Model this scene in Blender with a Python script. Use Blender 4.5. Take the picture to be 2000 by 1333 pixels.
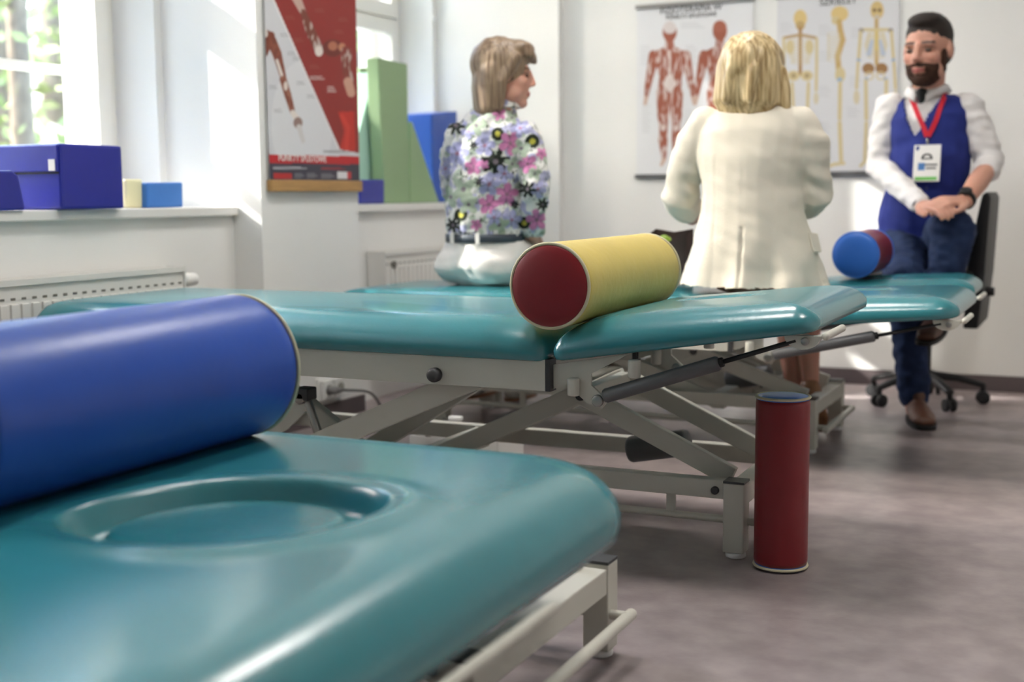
import bpy, bmesh, math, random
import numpy as np
from mathutils import Vector, Matrix, noise
from mathutils.bvhtree import BVHTree
V = Vector
random.seed(7)
sc = bpy.context.scene
for o in list(bpy.data.objects):
    bpy.data.objects.remove(o)
C = sc.collection

# ------------------------------------------------------------------ camera
CAM_H = 0.78
FPX = 2450.0                       # focal length in pixels of a 2000 px wide frame
yaw, pit, rol = (math.radians(a) for a in (25.413, 6.604, -0.494))
FW = V((-math.sin(yaw) * math.cos(pit), math.cos(yaw) * math.cos(pit), -math.sin(pit)))
R0 = V((math.cos(yaw), math.sin(yaw), 0)); U0 = R0.cross(FW)
RT = math.cos(rol) * R0 + math.sin(rol) * U0
UP = -math.sin(rol) * R0 + math.cos(rol) * U0
CAM = V((0, 0, CAM_H))
cd = bpy.data.cameras.new('camera'); cam = bpy.data.objects.new('camera', cd); C.objects.link(cam)
cam.matrix_world = Matrix(((RT.x, UP.x, -FW.x, 0), (RT.y, UP.y, -FW.y, 0), (RT.z, UP.z, -FW.z, CAM_H), (0, 0, 0, 1)))
cd.sensor_width = 36; cd.lens = FPX / 2000 * 36; cd.clip_start = 0.05; cd.clip_end = 200
cd.dof.use_dof = True; cd.dof.focus_distance = 2.52; cd.dof.aperture_fstop = 2.6
sc.camera = cam

def ray(px, py): return FW + RT * ((px - 1000) / FPX) - UP * ((py - 666.5) / FPX)
def PY(px, py, y): d = ray(px, py); return CAM + d * (y / d.y)     # point of the plane y = const
def PX(px, py, x): d = ray(px, py); return CAM + d * (x / d.x)
def PZ(px, py, z): d = ray(px, py); return CAM + d * ((z - CAM_H) / d.z)

# ------------------------------------------------------------------ light
SUN_DIR = V((1, 0.37, -0.66)).normalized()
sc.view_settings.view_transform = 'Standard'; sc.view_settings.look = 'None'
sc.view_settings.gamma = 1; sc.view_settings.use_curve_mapping = False
sc.view_settings.exposure = 0.52
w = bpy.data.worlds.new('world'); sc.world = w; w.use_nodes = True
wn = w.node_tree.nodes; bg = wn['Background']
sky = wn.new('ShaderNodeTexSky'); sky.sky_type = 'NISHITA'; sky.sun_disc = False
sky.sun_elevation = math.radians(32); sky.sun_rotation = math.radians(250); sky.air_density = 1.0; sky.dust_density = 2.0
w.node_tree.links.new(sky.outputs[0], bg.inputs[0]); bg.inputs[1].default_value = 3.1
sl = bpy.data.lights.new('sun', 'SUN'); sl.energy = 13; sl.angle = math.radians(0.6); sl.color = (1, 0.95, 0.88)
so = bpy.data.objects.new('sun', sl); C.objects.link(so)
so.rotation_euler = SUN_DIR.to_track_quat('-Z', 'Y').to_euler(); so.location = (-8, 0, 8)
LAMP_STRENGTH = 18.0

# ------------------------------------------------------------------ materials
def s2l(c):
    return tuple(((x / 255) / 12.92 if x / 255 <= 0.04045 else ((x / 255 + 0.055) / 1.055) ** 2.4) for x in c)
MATS = {}
def mat(name, rgb, rough=0.5, spec=0.5, metal=0, var=0.0, vscale=8, bump=0.0, bscale=60, stretch=None, coat=0, sheen=0, attr=False, emit=0, sss=0, col2=None):
    m = bpy.data.materials.new(name); m.use_nodes = True; nt = m.node_tree; n = nt.nodes; L = nt.links
    b = n['Principled BSDF']; col = s2l(rgb)
    b.inputs['Base Color'].default_value = (*col, 1); b.inputs['Roughness'].default_value = rough
    b.inputs['Specular IOR Level'].default_value = spec; b.inputs['Metallic'].default_value = metal
    b.inputs['Coat Weight'].default_value = coat; b.inputs['Coat Roughness'].default_value = 0.13; b.inputs['Sheen Weight'].default_value = sheen
    if sss:
        b.inputs['Subsurface Weight'].default_value = sss; b.inputs['Subsurface Scale'].default_value = 0.01
    if emit:
        b.inputs['Emission Color'].default_value = (*col, 1); b.inputs['Emission Strength'].default_value = emit
    tc = n.new('ShaderNodeTexCoord'); mp = n.new('ShaderNodeMapping'); L.new(tc.outputs['Object'], mp.inputs[0])
    if stretch: mp.inputs['Scale'].default_value = stretch
    if attr:
        a = n.new('ShaderNodeAttribute'); a.attribute_name = 'Col'; L.new(a.outputs['Color'], b.inputs['Base Color'])
    elif var or col2:
        t = n.new('ShaderNodeTexNoise'); t.inputs['Scale'].default_value = vscale; t.inputs['Detail'].default_value = 5
        L.new(mp.outputs[0], t.inputs['Vector'])
        r = n.new('ShaderNodeValToRGB'); L.new(t.outputs['Fac'], r.inputs[0])
        c2 = s2l(col2) if col2 else tuple(min(1, x * (1 + var)) for x in col)
        c1 = col if col2 else tuple(x * (1 - var) for x in col)
        r.color_ramp.elements[0].position = 0.35; r.color_ramp.elements[1].position = 0.68
        r.color_ramp.elements[0].color = (*c1, 1); r.color_ramp.elements[1].color = (*c2, 1)
        L.new(r.outputs[0], b.inputs['Base Color'])
    if bump:
        t2 = n.new('ShaderNodeTexNoise'); t2.inputs['Scale'].default_value = bscale; t2.inputs['Detail'].default_value = 4
        L.new(mp.outputs[0], t2.inputs['Vector'])
        bp = n.new('ShaderNodeBump'); bp.inputs['Strength'].default_value = bump; bp.inputs['Distance'].default_value = 0.01
        L.new(t2.outputs['Fac'], bp.inputs['Height']); L.new(bp.outputs[0], b.inputs['Normal'])
    MATS[name] = m
    return m
WALL = mat('wall_paint', (233, 232, 229), 0.75, 0.3, bump=0.06, bscale=220, var=0.012, vscale=3)
FLOORM = mat('floor_vinyl', (136, 124, 124), 0.36, 0.45, col2=(158, 146, 145), vscale=14, bump=0.03, bscale=140)
BASEB = mat('baseboard_vinyl', (92, 82, 84), 0.45, 0.4, var=0.06)
CEIL = mat('ceiling_paint', (240, 239, 235), 0.9, 0.2)
SILLM = mat('sill_white', (228, 226, 222), 0.35, 0.4)
WINF = mat('window_paint', (236, 234, 226), 0.35, 0.4)
TEAL = mat('teal_vinyl', (45, 126, 136), 0.27, 0.8, coat=0.35, bump=0.05, bscale=120, var=0.04, vscale=5)
CREAM = mat('cream_metal', (204, 201, 190), 0.4, 0.4, var=0.015)
GREYM = mat('dark_grey_plastic', (66, 66, 68), 0.45, 0.4)
BLACKM = mat('black_plastic', (26, 26, 28), 0.5, 0.4)
STEEL = mat('steel', (170, 168, 165), 0.3, 0.5, metal=1)
GASM = mat('grey_gas_spring', (92, 92, 94), 0.35, 0.5)
BLUEV = mat('blue_vinyl', (36, 78, 170), 0.33, 0.5, bump=0.05, bscale=70, var=0.05, vscale=4)
BLUE2 = mat('sky_blue_vinyl', (52, 112, 205), 0.35, 0.5, bump=0.04, bscale=70)
NAVYV = mat('royal_blue_vinyl', (34, 42, 146), 0.32, 0.5, bump=0.05, bscale=50, var=0.06, vscale=6)
REDV = mat('dark_red_vinyl', (126, 24, 32), 0.36, 0.5, bump=0.06, bscale=60, var=0.06, vscale=7)
YELV = mat('yellow_vinyl', (208, 186, 102), 0.45, 0.4, bump=0.16, bscale=45, var=0.05, vscale=6)
PIPING = mat('cream_piping', (205, 196, 165), 0.5, 0.4)
GREENV = mat('green_vinyl', (140, 166, 126), 0.5, 0.4, bump=0.05, bscale=40)
SUNGREENV = mat('sunlit_green_vinyl', (176, 214, 196), 0.5, 0.4)  # lighter green stands in for sun on the green vinyl
CYANV = mat('light_blue_vinyl', (62, 122, 200), 0.45, 0.4, bump=0.05, bscale=60)
CREAMV = mat('cream_vinyl', (236, 230, 186), 0.5, 0.4)
LABELM = mat('white_label', (232, 230, 226), 0.6, 0.3)
INKM = mat('dark_ink', (62, 60, 62), 0.7, 0.2)
WOODM = mat('light_wood', (176, 136, 84), 0.5, 0.4, var=0.12, vscale=10, stretch=(1, 1, 12))
PRINT = mat('printed_paper', (255, 255, 255), 0.45, 0.4, attr=True)
RADM = mat('radiator_white', (226, 224, 219), 0.35, 0.4)
SLOTM = mat('slot_grey', (120, 118, 112), 0.7, 0.2)
PLAST = mat('white_plastic', (232, 231, 228), 0.4, 0.4)
CABLEM = mat('grey_cable', (140, 139, 138), 0.5, 0.4)
SKIN = mat('skin', (214, 160, 138), 0.5, 0.4, attr=True, sss=0.15)
JEANS = mat('denim', (40, 53, 84), 0.85, 0.2, var=0.16, vscale=22, bump=0.15, bscale=260)
VESTM = mat('blue_vest_cloth', (40, 52, 126), 0.8, 0.25, var=0.05, vscale=30, bump=0.1, bscale=300)
SHIRTM = mat('white_shirt_cloth', (226, 222, 220), 0.85, 0.2, bump=0.1, bscale=200)
FLORAL = mat('floral_cloth', (220, 220, 220), 0.75, 0.25, attr=True, bump=0.12, bscale=90)
TROUS = mat('white_trouser_cloth', (232, 229, 224), 0.8, 0.2, bump=0.12, bscale=140)
BLAZER = mat('cream_blazer_cloth', (228, 220, 204), 0.75, 0.25, bump=0.1, bscale=160)
BELTM = mat('dark_belt', (66, 74, 84), 0.5, 0.4)
LEATHER = mat('brown_leather', (96, 62, 46), 0.4, 0.5, var=0.1)
TANL = mat('tan_leather', (150, 106, 74), 0.45, 0.4, var=0.06)
HAIRB = mat('ash_blond_hair', (112, 90, 72), 0.4, 0.5, col2=(166, 142, 116), vscale=14, stretch=(9, 9, 0.35), bump=0.22, bscale=16)
HAIRY = mat('blond_hair', (156, 128, 84), 0.36, 0.5, col2=(232, 210, 164), vscale=12, stretch=(8, 8, 0.35), bump=0.22, bscale=14)
HAIRD = mat('dark_hair', (40, 30, 25), 0.6, 0.4, bump=0.4, bscale=260)
BEARDM = mat('dark_beard', (70, 48, 38), 0.8, 0.2, bump=0.5, bscale=300, var=0.25, vscale=120)
EYEM = mat('eye_dark', (70, 55, 45), 0.2, 0.5)
BAGM = mat('brown_paper_bag', (82, 66, 62), 0.6, 0.3, var=0.1)
BAGIN = mat('bag_lining', (122, 100, 74), 0.7, 0.2)
APPLE = mat('green_wrap', (150, 180, 70), 0.4, 0.4)
LANY = mat('red_lanyard', (196, 28, 48), 0.6, 0.3)
BARK = mat('bark', (98, 88, 76), 0.9, 0.1, var=0.3, vscale=10)
LEAFM = mat('spring_leaves', (96, 112, 60), 0.8, 0.1, col2=(150, 158, 108), vscale=3)
HILLM = mat('leaf_litter', (112, 104, 86), 0.95, 0.1, col2=(160, 154, 130), vscale=2.2)
EXTW = mat('outside_plaster', (214, 208, 198), 0.9, 0.1)
LAMPM = mat('lamp_diffuser', (255, 251, 246), 0.6, 0.2, emit=LAMP_STRENGTH)
def glass_mat():
    m = bpy.data.materials.new('window_glass'); m.use_nodes = True; n = m.node_tree.nodes; L = m.node_tree.links
    n.clear(); out = n.new('ShaderNodeOutputMaterial'); mix = n.new('ShaderNodeMixShader'); tr = n.new('ShaderNodeBsdfTransparent')
    gl = n.new('ShaderNodeBsdfGlossy'); gl.inputs['Roughness'].default_value = 0.02; tr.inputs[0].default_value = (0.97, 0.98, 0.98, 1)
    lw = n.new('ShaderNodeLayerWeight'); lw.inputs[0].default_value = 0.5
    pw = n.new('ShaderNodeMath'); pw.operation = 'POWER'; pw.inputs[1].default_value = 4; L.new(lw.outputs['Facing'], pw.inputs[0])
    ma = n.new('ShaderNodeMath'); ma.operation = 'MULTIPLY_ADD'; ma.inputs[1].default_value = 0.5; ma.inputs[2].default_value = 0.03; L.new(pw.outputs[0], ma.inputs[0])
    L.new(ma.outputs[0], mix.inputs[0]); L.new(tr.outputs[0], mix.inputs[1]); L.new(gl.outputs[0], mix.inputs[2]); L.new(mix.outputs[0], out.inputs[0])
    return m
GLASS = glass_mat()

# ------------------------------------------------------------------ helpers
def link(name, me, m, parent=None, smooth=False):
    o = bpy.data.objects.new(name, me); C.objects.link(o)
    if m: me.materials.append(m)
    if smooth:
        me.polygons.foreach_set('use_smooth', [True] * len(me.polygons))
    if parent: o.parent = parent
    return o
def tag(o, label, cat, group=None):
    o['label'] = label; o['category'] = cat
    if group: o['group'] = group
    return o
def struct(o): o['kind'] = 'structure'; return o
def root(name, label=None, cat=None, group=None, loc=(0, 0, 0)):
    o = bpy.data.objects.new(name, None); C.objects.link(o); o.empty_display_size = 0.1
    o.location = loc
    if label: tag(o, label, cat, group)
    return o
def ploc(p):
    v = V((0, 0, 0))
    while p is not None: v = v + p.location; p = p.parent
    return v
def finish(name, bm, m, parent=None, smooth=False, bevel=0, seg=2):
    if bevel:
        bmesh.ops.bevel(bm, geom=bm.edges[:], offset=bevel, segments=seg, affect='EDGES', profile=0.6)
    bmesh.ops.recalc_face_normals(bm, faces=bm.faces[:])
    me = bpy.data.meshes.new(name); bm.to_mesh(me); bm.free()
    if parent is not None: me.transform(Matrix.Translation(-ploc(parent)))
    return link(name, me, m, parent, smooth)
def abox(bm, a, b):
    x0, y0, z0 = (min(a[i], b[i]) for i in range(3)); x1, y1, z1 = (max(a[i], b[i]) for i in range(3))
    vs = [bm.verts.new(p) for p in ((x0, y0, z0), (x1, y0, z0), (x1, y1, z0), (x0, y1, z0), (x0, y0, z1), (x1, y0, z1), (x1, y1, z1), (x0, y1, z1))]
    for f in ((0, 3, 2, 1), (4, 5, 6, 7), (0, 1, 5, 4), (1, 2, 6, 5), (2, 3, 7, 6), (3, 0, 4, 7)): bm.faces.new([vs[i] for i in f])
def box(name, a, b, m, parent=None, bevel=0.0):
    bm = bmesh.new(); abox(bm, a, b); return finish(name, bm, m, parent, False, bevel)
def aprism(bm, pts, off):
    n = len(pts); off = V(off); A = [bm.verts.new(V(p)) for p in pts]; B = [bm.verts.new(V(p) + off) for p in pts]
    bm.faces.new(A); bm.faces.new(B[::-1])
    for i in range(n): bm.faces.new((A[i], B[i], B[(i + 1) % n], A[(i + 1) % n]))
def prism(name, pts, off, m, parent=None, bevel=0.0):
    bm = bmesh.new(); aprism(bm, pts, off); return finish(name, bm, m, parent, False, bevel)
def frame_axes(t, side=None):
    t = t.normalized()
    if side is None: side = V((0, 0, 1)) if abs(t.z) < 0.9 else V((1, 0, 0))
    side = V(side); s = (side - t * side.dot(t)).normalized(); return s, t.cross(s)
def abeam(bm, p0, p1, wdt, hgt, side=(0, 1, 0)):
    """rectangular tube from p0 to p1; wdt along side, hgt across"""
    p0, p1 = V(p0), V(p1); s, n = frame_axes(p1 - p0, side)
    q = [s * wdt / 2 * a + n * hgt / 2 * b for a, b in ((-1, -1), (1, -1), (1, 1), (-1, 1))]
    A = [bm.verts.new(p0 + d) for d in q]; B = [bm.verts.new(p1 + d) for d in q]
    bm.faces.new(A[::-1]); bm.faces.new(B)
    for i in range(4): bm.faces.new((A[i], A[(i + 1) % 4], B[(i + 1) % 4], B[i]))
def beam(name, p0, p1, wdt, hgt, m, parent=None, side=(0, 1, 0), bevel=0.003):
    bm = bmesh.new(); abeam(bm, p0, p1, wdt, hgt, side); return finish(name, bm, m, parent, False, bevel)
def atube(bm, pts, segs=16, side=None, cap=0.0):
    """pts: (point, ra[, rb]); cap>0 rounds the ends"""
    P = [(V(p[0]), p[1], p[2] if len(p) > 2 else p[1]) for p in pts]
    if cap:
        def ends(a, b):
            d = (a[0] - b[0]).normalized(); r = min(a[1], a[2]) * cap
            return [(a[0] + d * r * math.sin(q), a[1] * math.cos(q), a[2] * math.cos(q)) for q in (1.5, 1.2, 0.8, 0.4)]
        P = ends(P[0], P[1]) + P + ends(P[-1], P[-2])[::-1]
    rings = []; sv = side
    for i, (p, ra, rb) in enumerate(P):
        t = P[min(i + 1, len(P) - 1)][0] - P[max(i - 1, 0)][0]
        s, n = frame_axes(t, sv); sv = s if side is None else side
        rings.append([bm.verts.new(p + s * ra * math.cos(a) + n * rb * math.sin(a)) for a in (2 * math.pi * k / segs for k in range(segs))])
    for A, B in zip(rings, rings[1:]):
        for k in range(segs): bm.faces.new((A[k], A[(k + 1) % segs], B[(k + 1) % segs], B[k]))
    bm.faces.new(rings[0][::-1]); bm.faces.new(rings[-1])
def tube(name, pts, m, parent=None, segs=16, side=None, cap=0.0, smooth=True):
    bm = bmesh.new(); atube(bm, pts, segs, side, cap); o = finish(name, bm, m, parent, smooth)
    return o
def cyl(name, p0, p1, rad, m, parent=None, segs=24, bevel=0.003):
    p0, p1 = V(p0), V(p1); d = (p1 - p0).normalized(); b = min(bevel, rad * 0.5, (p1 - p0).length * 0.3)
    pts = [(p0, rad - b), (p0 + d * b * 0.3, rad - b * 0.3), (p0 + d * b, rad), (p1 - d * b, rad), (p1 - d * b * 0.3, rad - b * 0.3), (p1, rad - b)]
    return tube(name, pts, m, parent, segs)
def spline(pts, n=8):
    pts = [V(p) for p in pts]; out = []
    for i in range(len(pts) - 1):
        a, b, c, d = pts[max(i - 1, 0)], pts[i], pts[i + 1], pts[min(i + 2, len(pts) - 1)]
        for k in range(n):
            t = k / n; out.append(0.5 * ((2 * b) + (c - a) * t + (2 * a - 5 * b + 4 * c - d) * t * t + (3 * b - a - 3 * c + d) * t ** 3))
    return out + [pts[-1]]
def text_obj(name, body, size, p, xdir, ydir, m, parent=None, align='CENTER', ext=0.0008):
    cu = bpy.data.curves.new(name, 'FONT'); cu.body = body; cu.size = size; cu.align_x = align; cu.align_y = 'CENTER'; cu.extrude = ext
    t = bpy.data.objects.new(name, cu); C.objects.link(t)
    me = bpy.data.meshes.new_from_object(t.evaluated_get(bpy.context.evaluated_depsgraph_get()))
    bpy.data.objects.remove(t); bpy.data.curves.remove(cu)
    xd, yd = V(xdir).normalized(), V(ydir).normalized(); zd = xd.cross(yd); p = V(p)
    me.transform(Matrix(((xd.x, yd.x, zd.x, p.x), (xd.y, yd.y, zd.y, p.y), (xd.z, yd.z, zd.z, p.z), (0, 0, 0, 1))))
    me.materials.clear(); me.name = name
    if parent is not None: me.transform(Matrix.Translation(-ploc(parent)))
    return link(name, me, m, parent)

# ------------------------------------------------------------------ room shell
XW = -2.45                                   # room face of the piers of the window wall
YB = 5.22                                    # back wall
Y1 = PX(512, 450, XW).y; Y2 = PX(700, 400, XW).y; Y3 = PX(998, 150, XW).y
OPEN = Y3 - Y2; PIER = Y2 - Y1
XN = PY(455, 410, Y1).x                      # wall under the sills
XS = PY(325, 300, Y1).x                      # step in the reveal
XG = PY(245, 300, Y1).x                      # inner window
ZS = PX(455, 404, XN).z                      # top of the sills
XO = XG - 0.22                               # outer face of the wall
CEIL_Z, ZT, XR, YR = 2.95, 2.37, 2.3, -2.4
STEP = 0.035
print('room', Y1, Y2, Y3, XN, XS, XG, ZS)
openings = [(Y2, Y3)]
for k in range(1, 3): openings.append((Y2 - k * (OPEN + PIER), Y3 - k * (OPEN + PIER)))
struct(box('floor', (XO - 0.05, YR - 0.2, -0.12), (XR + 0.2, YB + 0.25, 0), FLOORM))
struct(box('ceiling', (XO - 0.05, YR - 0.2, CEIL_Z), (XR + 0.2, YB + 0.25, CEIL_Z + 0.15), CEIL))
struct(box('wall_back', (XO, YB, 0), (XR + 0.2, YB + 0.2, CEIL_Z), WALL))
struct(box('wall_right', (XR, YR, 0), (XR + 0.2, YB, CEIL_Z), WALL))
struct(box('wall_rear', (XO, YR - 0.2, 0), (XR + 0.2, YR, CEIL_Z), WALL))
bm = bmesh.new(); last = YR
for a, b in sorted(openings):
    abox(bm, (XW, last, 0), (XO, a, CEIL_Z))                             # pier
    abox(bm, (XN, a, 0), (XO, b, ZS - 0.028)); abox(bm, (XW, a, ZT), (XO, b, CEIL_Z))   # parapet, lintel
    for y, s in ((a, 1), (b, -1)): abox(bm, (XS, y, ZS), (XO, y + s * STEP, ZT))        # step in the reveal
    last = b
abox(bm, (XW, last, 0), (XO, YB, CEIL_Z))
struct(finish('wall_left', bm, WALL))
xc = PY(1092, 300, Y3).x
struct(box('wall_corner', (XW, Y3, 0), (xc, YB, CEIL_Z), WALL))           # boxed-in corner beside the far window
struct(box('baseboard_back', (xc, YB - 0.012, 0), (XR, YB, 0.062), BASEB))
struct(box('baseboard_right', (XR - 0.012, YR, 0), (XR, YB - 0.012, 0.062), BASEB))
struct(box('baseboard_left', (XW, Y1 + 0.001, 0), (XW + 0.012, Y2 - 0.001, 0.062), BASEB))

ZTR = PX(750, 35, XG).z                       # transom
ZBAR = PX(106, 134, XG - 0.12).z              # glazing bar of the outer window
def make_window(k, a, b):
    W = struct(root('window_%d' % k))
    y0, y1 = a + STEP, b - STEP; ym = (y0 + y1) / 2; z0, z1 = ZS + 0.004, ZT
    def ring(name, x, t, ya, yb, za, zb, w, m=WINF):
        bm = bmesh.new()
        abox(bm, (x, ya, za), (x - t, ya + w, zb)); abox(bm, (x, yb - w, za), (x - t, yb, zb))
        abox(bm, (x, ya + w, za), (x - t, yb - w, za + w)); abox(bm, (x, ya + w, zb - w), (x - t, yb - w, zb))
        return finish(name, bm, m, W)
    ring('frame', XG, 0.06, y0, y1, z0, z1, 0.035)
    box('transom', (XG, y0 + 0.035, ZTR - 0.012), (XG - 0.06, y1 - 0.035, ZTR + 0.012), WINF, W)
    for ya, yb in ((y0 + 0.03, ym), (ym, y1 - 0.03)):
        for za, zb in ((z0 + 0.03, ZTR - 0.006), (ZTR + 0.006, z1 - 0.03)):
            ring('sash', XG + 0.014, 0.05, ya + 0.002, yb - 0.002, za, zb, 0.062)
            box('pane', (XG - 0.012, ya + 0.06, za + 0.06), (XG - 0.016, yb - 0.06, zb - 0.06), GLASS, W)
    hz = (z0 + ZTR) / 2
    h = cyl('window_handle', (XG + 0.014, ym - 0.03, hz), (XG + 0.05, ym - 0.03, hz), 0.011, PLAST, W)
    tube('handle_grip', [((XG + 0.045, ym - 0.03, hz), 0.009), ((XG + 0.05, ym - 0.03, hz - 0.10), 0.008)], PLAST, h, 10, cap=0.8)
    x2 = XG - 0.12
    ring('outer_frame', x2, 0.05, y0 + 0.01, y1 - 0.01, z0, z1, 0.05)
    box('outer_mullion', (x2, ym - 0.04, z0 + 0.05), (x2 - 0.05, ym + 0.04, z1 - 0.05), WINF, W)
    for zb in (ZBAR, ZBAR + 0.42, ZBAR + 0.84):
        box('glazing_bar', (x2, y0 + 0.06, zb - 0.014), (x2 - 0.045, y1 - 0.06, zb + 0.014), WINF, W)
    for ya, yb in ((y0 + 0.06, ym - 0.04), (ym + 0.04, y1 - 0.06)):
        box('outer_pane', (x2 - 0.02, ya, z0 + 0.05), (x2 - 0.024, yb, z1 - 0.05), GLASS, W)
    # sill board
    s = box('sill', (XG + 0.002, a, ZS - 0.028), (XN + 0.022, b, ZS), SILLM, W, 0.004)
    al = bpy.data.lights.new('window_portal', 'AREA'); al.shape = 'RECTANGLE'; al.size = z1 - z0; al.size_y = y1 - y0
    al.cycles.is_portal = True
    ao = bpy.data.objects.new('window_portal', al); C.objects.link(ao); ao.location = (XO - 0.02, ym, (z0 + z1) / 2)
    ao.rotation_euler = (0, math.radians(-90), 0)
for k, (a, b) in enumerate(openings): make_window(k + 1, a, b)
kn = PY(850, 36, Y3 - STEP); kb = tag(cyl('curtain_hook', (kn.x, Y3 - STEP, kn.z), (kn.x, Y3 - STEP - 0.03, kn.z), 0.011, PLAST), 'small white round knob on the window reveal', 'knob')

# ceiling lamps (above the frame)
k = 0
for lx, ly in ((-1.25, 2.1), (0.35, 2.1), (-1.25, 3.7)):
    if True:
        L_ = root('ceiling_lamp', 'square white ceiling lamp panel', 'lamp', 'ceiling lamp panels', (lx, ly, CEIL_Z))
        bm = bmesh.new()
        for sx in (-1, 1):
            abox(bm, (lx + sx * 0.30, ly - 0.30, CEIL_Z - 0.03), (lx + sx * 0.28, ly + 0.30, CEIL_Z))
            abox(bm, (lx - 0.28, ly + sx * 0.30, CEIL_Z - 0.03), (lx + 0.28, ly + sx * 0.28, CEIL_Z))
        finish('lamp_frame', bm, PLAST, L_)
        box('diffuser', (lx - 0.28, ly - 0.28, CEIL_Z - 0.02), (lx + 0.28, ly + 0.28, CEIL_Z - 0.004), LAMPM, L_)

# ------------------------------------------------------------------ outside
def hillz(x, y): return -0.9 + max(0, -x - 5) * 0.28 + 0.25 * noise.noise(V((x * 0.3, y * 0.3, 0)))
bm = bmesh.new(); N = 40
g = [[bm.verts.new((x, y, hillz(x, y))) for y in np.linspace(-22, 34, N)] for x in np.linspace(XO - 0.2, -40, N)]
for i in range(N - 1):
    for j in range(N - 1): bm.faces.new((g[i][j], g[i + 1][j], g[i + 1][j + 1], g[i][j + 1]))
struct(finish('ground_outside', bm, HILLM, None, True))
def tree(x, y, rad, h, lean, n, label, cr=1.5, lowz=0.35):
    z = hillz(x, y) - 0.1
    t = root('tree', label, 'tree', 'trees outside the windows', (x, y, z))
    rr = random.Random(int(x * 97 + y * 13))
    lk = 0.06 if lean else 0.0
    pts = [((x + rr.uniform(-lk, lk) * i, y + rr.uniform(-lk, lk) * i, z + h * i / 6), rad * (1.15 - 0.13 * i) if lean else rad * (1.06 - 0.02 * i)) for i in range(7)]
    tube('trunk', pts, BARK, t, 10)
    for b in range(5):
        zz = z + h * (0.45 + 0.1 * b); a = rr.uniform(0, 6.28); l = rr.uniform(0.8, 1.5)
        tube('branch', [((x, y, zz), rad * 0.35), ((x + l * .6 * math.cos(a), y + l * .6 * math.sin(a), zz + l * .35), rad * 0.22), ((x + l * math.cos(a), y + l * math.sin(a), zz + l * .7), rad * 0.1)], BARK, t, 6)
    if n:
        bm = bmesh.new()
        for i in range(n):
            a = rr.uniform(0, 6.28); q = cr * math.sqrt(rr.random()); zz = z + h * (lowz + (1.05 - lowz) * rr.random())
            p = V((x + q * math.cos(a), y + q * math.sin(a), zz)); s = rr.uniform(0.05, 0.10)
            u = V((rr.uniform(-1, 1), rr.uniform(-1, 1), rr.uniform(-1, 1))).normalized(); v = u.orthogonal().normalized()
            bm.faces.new([bm.verts.new(p + u * s), bm.verts.new(p + v * s * .55), bm.verts.new(p - u * s), bm.verts.new(p - v * s * .55)])
        f = finish('foliage', bm, LEAFM, t); f['kind'] = 'stuff'
def far(px, py, t): d = ray(px, py); return CAM + d * t
for i, (px, t, rad, h, n, cr) in enumerate(((57, 9.5, 0.09, 7, 700, 1.25), (160, 12.6, 0.12, 8, 1000, 1.35), (10, 15.8, 0.14, 8, 1200, 1.4), (110, 19.2, 0.18, 9, 1500, 1.6), (760, 13, 0.12, 8, 1000, 1.4), (700, 17, 0.15, 9, 1200, 1.6))):
    p = far(px, 200, t); tree(p.x, p.y, rad, h, True, n, 'leafy tree with a slim trunk on the slope outside', cr, 0.15)
# unseen trunks added off camera to block sun from parts of the far window
tp = V((XG, 5.03, 1.5)) - V((1, 0.37, 0)) * 3.4
tree(tp.x, tp.y, 0.345, 8, False, 0, 'unseen thick trunk added outside to shade the far window')
tp = V((XG, 4.24, 1.5)) - V((1, 0.37, 0)) * 5.2  # second unseen trunk, added to narrow the sun patch on the back wall
tree(tp.x, tp.y, 0.125, 8, False, 0, 'unseen thin trunk added outside to shade the far window')
# unseen wall block added to keep the sun off the nearer windows
yw = Y2 - 2 * (OPEN + PIER) - 0.3
struct(box('sun_block_wall', (XO - 0.01, yw - 2.5, -1.2), (XG - (3.085 - yw) / 0.37, yw, 8), EXTW))

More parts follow.
